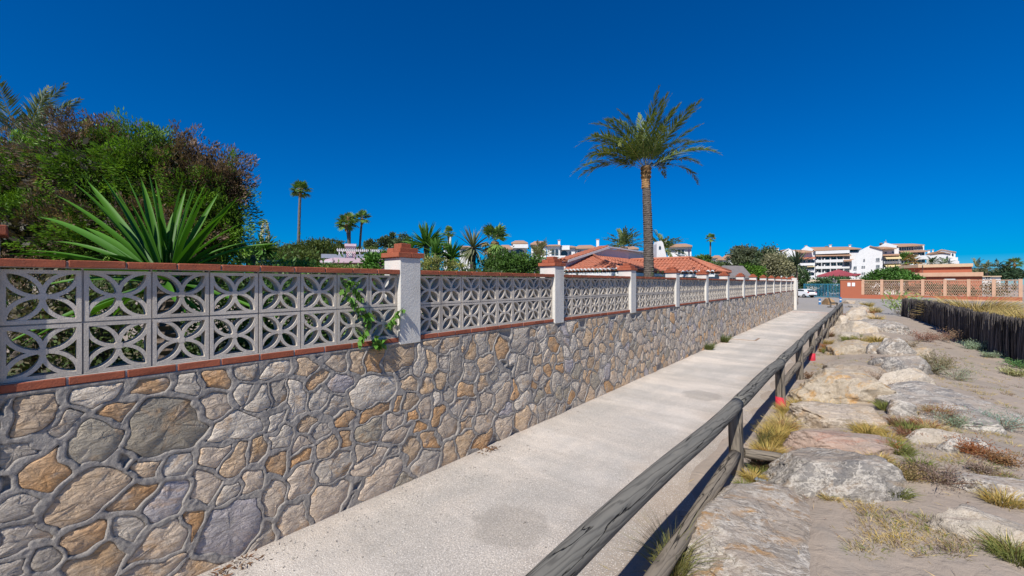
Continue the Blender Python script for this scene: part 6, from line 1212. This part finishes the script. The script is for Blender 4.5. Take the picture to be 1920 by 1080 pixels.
Pk.box('parapet_block', SHADEW, 697, 725, 474, 484, 5, 6); Pk.window(645, 668, 495.6, 505, .59); Pk.window(699, 712, 496, 506, .59); Pk.box('awning', SHADEW, 607, 625, 492.5, 494.5, -2.0, -.2); Pk.gable([(685, 492.5), (692, 492.5), (712, 520), (705, 520)], -.2, .3, 'stair_flank', PINK)
# ------------------------------------------------------------------ white hillside houses
def row_house(px0, px1, ye, yr, Z, label, rooms, chim=(), tower=None, par=None, group=None):
    h = House('hillside_house', label, (px0 + px1) / 2, Z, 0, 'house', group); h.wallbox(px0, px1, ye, 0, 8); m = (px1 - px0) * .22; h.roof([(px0 - 1.5, ye, -.8), (px1 + 1.5, ye, -.8), (px1 - m, yr, 4), (px0 + m, yr, 4)]); h.roof([(px0 - 1.5, ye, 8.8), (px0 + m, yr, 4.01), (px1 - m, yr, 4.01), (px1 + 1.5, ye, 8.8)]); h.roof([(px1 + 1.5, ye, -.8), (px1 + 1.5, ye, 8.8), (px1 - m, yr, 4)]); h.roof([(px0 - 1.5, ye, 8.8), (px0 - 1.5, ye, -.8), (px0 + m, yr, 4)])
    for x0, x1, y0, y1, arch in rooms:
        if arch: h.gable([(x0, y1), (x0, (y0 + y1) / 2 - .5), (x0 + (x1 - x0) * .2, y0 + .8), ((x0 + x1) / 2, y0), (x1 - (x1 - x0) * .2, y0 + .8), (x1, (y0 + y1) / 2 - .5), (x1, y1)], -.07, -.01, 'window', GLASS)
        else: h.window(x0, x1, y0, y1, -.01)
    for cx, y0, y1, w in chim: h.chimney(cx, y0, y1, 2, w)
    if par: 
        for a in par: h.box('terrace_wall', HOUSE, *a)
    return h
row_house(935, 960, 466, 456, 86, 'white hillside house with blue windows behind the skirted fan palm', [(944, 952, 470, 478, 0), (957, 962, 469, 478, 0)], (), None, [(946, 985, 479, 484, -2, -.5)])
row_house(960, 988, 455.5, 447.5, 92, 'white hillside house with a turret roof and arched terrace', [(966, 981, 467, 474.5, 1), (976, 983, 475, 478, 0)], (), None, [(962, 990, 459, 466, -1.5, -.3), (955, 962, 462, 466.5, -1.5, -.3)])
row_house(996, 1024, 457.5, 449, 96, 'white hillside house behind the small date palm', [(1000, 1008, 468, 476, 0), (1012, 1020, 468, 476, 0)])
row_house(1026, 1050, 460, 455.5, 90, 'white hillside house with dark glazed loggia and slim chimney', [(1034, 1047, 468, 480, 0)], ((1048.5, 449.5, 459.5, 4),), None, [(1026, 1060, 480.5, 485, -2, -.6)])
row_house(1050, 1078, 463, 458, 94, 'white hillside house with arched loggia and roof terrace', [(1052, 1064, 470, 479.5, 1), (1068, 1071, 472, 478, 0)], (), None, [(1051, 1068, 461, 469, -1.2, -.3)])
row_house(1076, 1118, 465, 457, 100, 'long white hillside house with pale tiled roof and square chimney', [(1084, 1090, 470, 474, 0)], ((1121, 448.5, 462, 5),))
row_house(1158, 1196, 466, 459, 92, 'white house showing behind the date palms', [(1165, 1172, 470, 476, 0)])
h = row_house(1252, 1296, 461.5, 453.5, 74, 'white two storey house with wide window right of the white chimney', [(1271, 1283, 468, 477.5, 0)], ((1247, 446, 462, 6),)); h.box('lamp_bracket', simple('dark_metal', (.05, .04, .10)), 1290, 1293, 469, 474, -.6, -.02); 
for a in ((832, 846, 462, 458, 88, 'small white house beside the white chimney behind the green yuccas', [(838, 842, 468, 474, 0)], ((843, 441, 460, 5),)), (862, 884, 464, 458, 88, 'white house behind the withered yucca', [(868, 874, 468, 474, 0)]), (1322, 1344, 484, 479.5, 140, 'distant villa left of the thin fan palm trunk', [(1326, 1330, 487, 491, 0)]), (1336, 1352, 482.5, 477.5, 135, 'distant white villa with a broad gable', []), (1344, 1362, 486.5, 481.5, 125, 'distant low white villa right of the thin fan palm', [(1350, 1353, 488.5, 491.5, 0)]), (1356, 1382, 482, 475.5, 130, 'distant villa with tan roof left of the olive trees', [(1362, 1370, 485, 489, 0)]), (1384, 1426, 474, 467.5, 135, 'distant tan roofed villa behind the olive trees', []), (488, 512, 471, 467, 70, 'pale house behind the flowering yucca', []), (510, 528, 485, 480, 60, 'pale hipped roof peeking between the yucca and the pine', [])): row_house(*a)
# grey shingle roof beyond the tiled villa
Gr = House('shingle_house', 'house with broad grey shingle roof right of the tiled villa', 1380, 36, 0, 'house'); GREY = simple('grey_shingle', (.22, .195, .185), (.17, .155, .15), 4, .9, .5, 30); Gr.wallbox(1356, 1404, 516.5, 0, 6); Gr.roof([(1340, 517, -.7), (1408, 517, -.7), (1394, 496, 3.5), (1352, 494.5, 3.5)], 'roof', GREY); Gr.roof([(1352, 494.5, 3.51), (1394, 496, 3.51), (1408, 517, 7.5), (1340, 517, 7.5)], 'roof', GREY); Gr.window(1368, 1378, 517.5, 526, -.01)
# white strip of beach cabins far right
Bh = House('beach_kiosk', 'low cream beach kiosk far beyond the lattice wall', 1860, 105, 0, 'kiosk'); Bh.wallbox(1842, 1876, 517.5, 0, 4); Bh.roof([(1840, 517.5, -.5), (1878, 517.5, -.5), (1878, 517, 4), (1840, 517, 4)], 'roof', CREAM); Bh.window(1848, 1856, 519, 523, -.01)
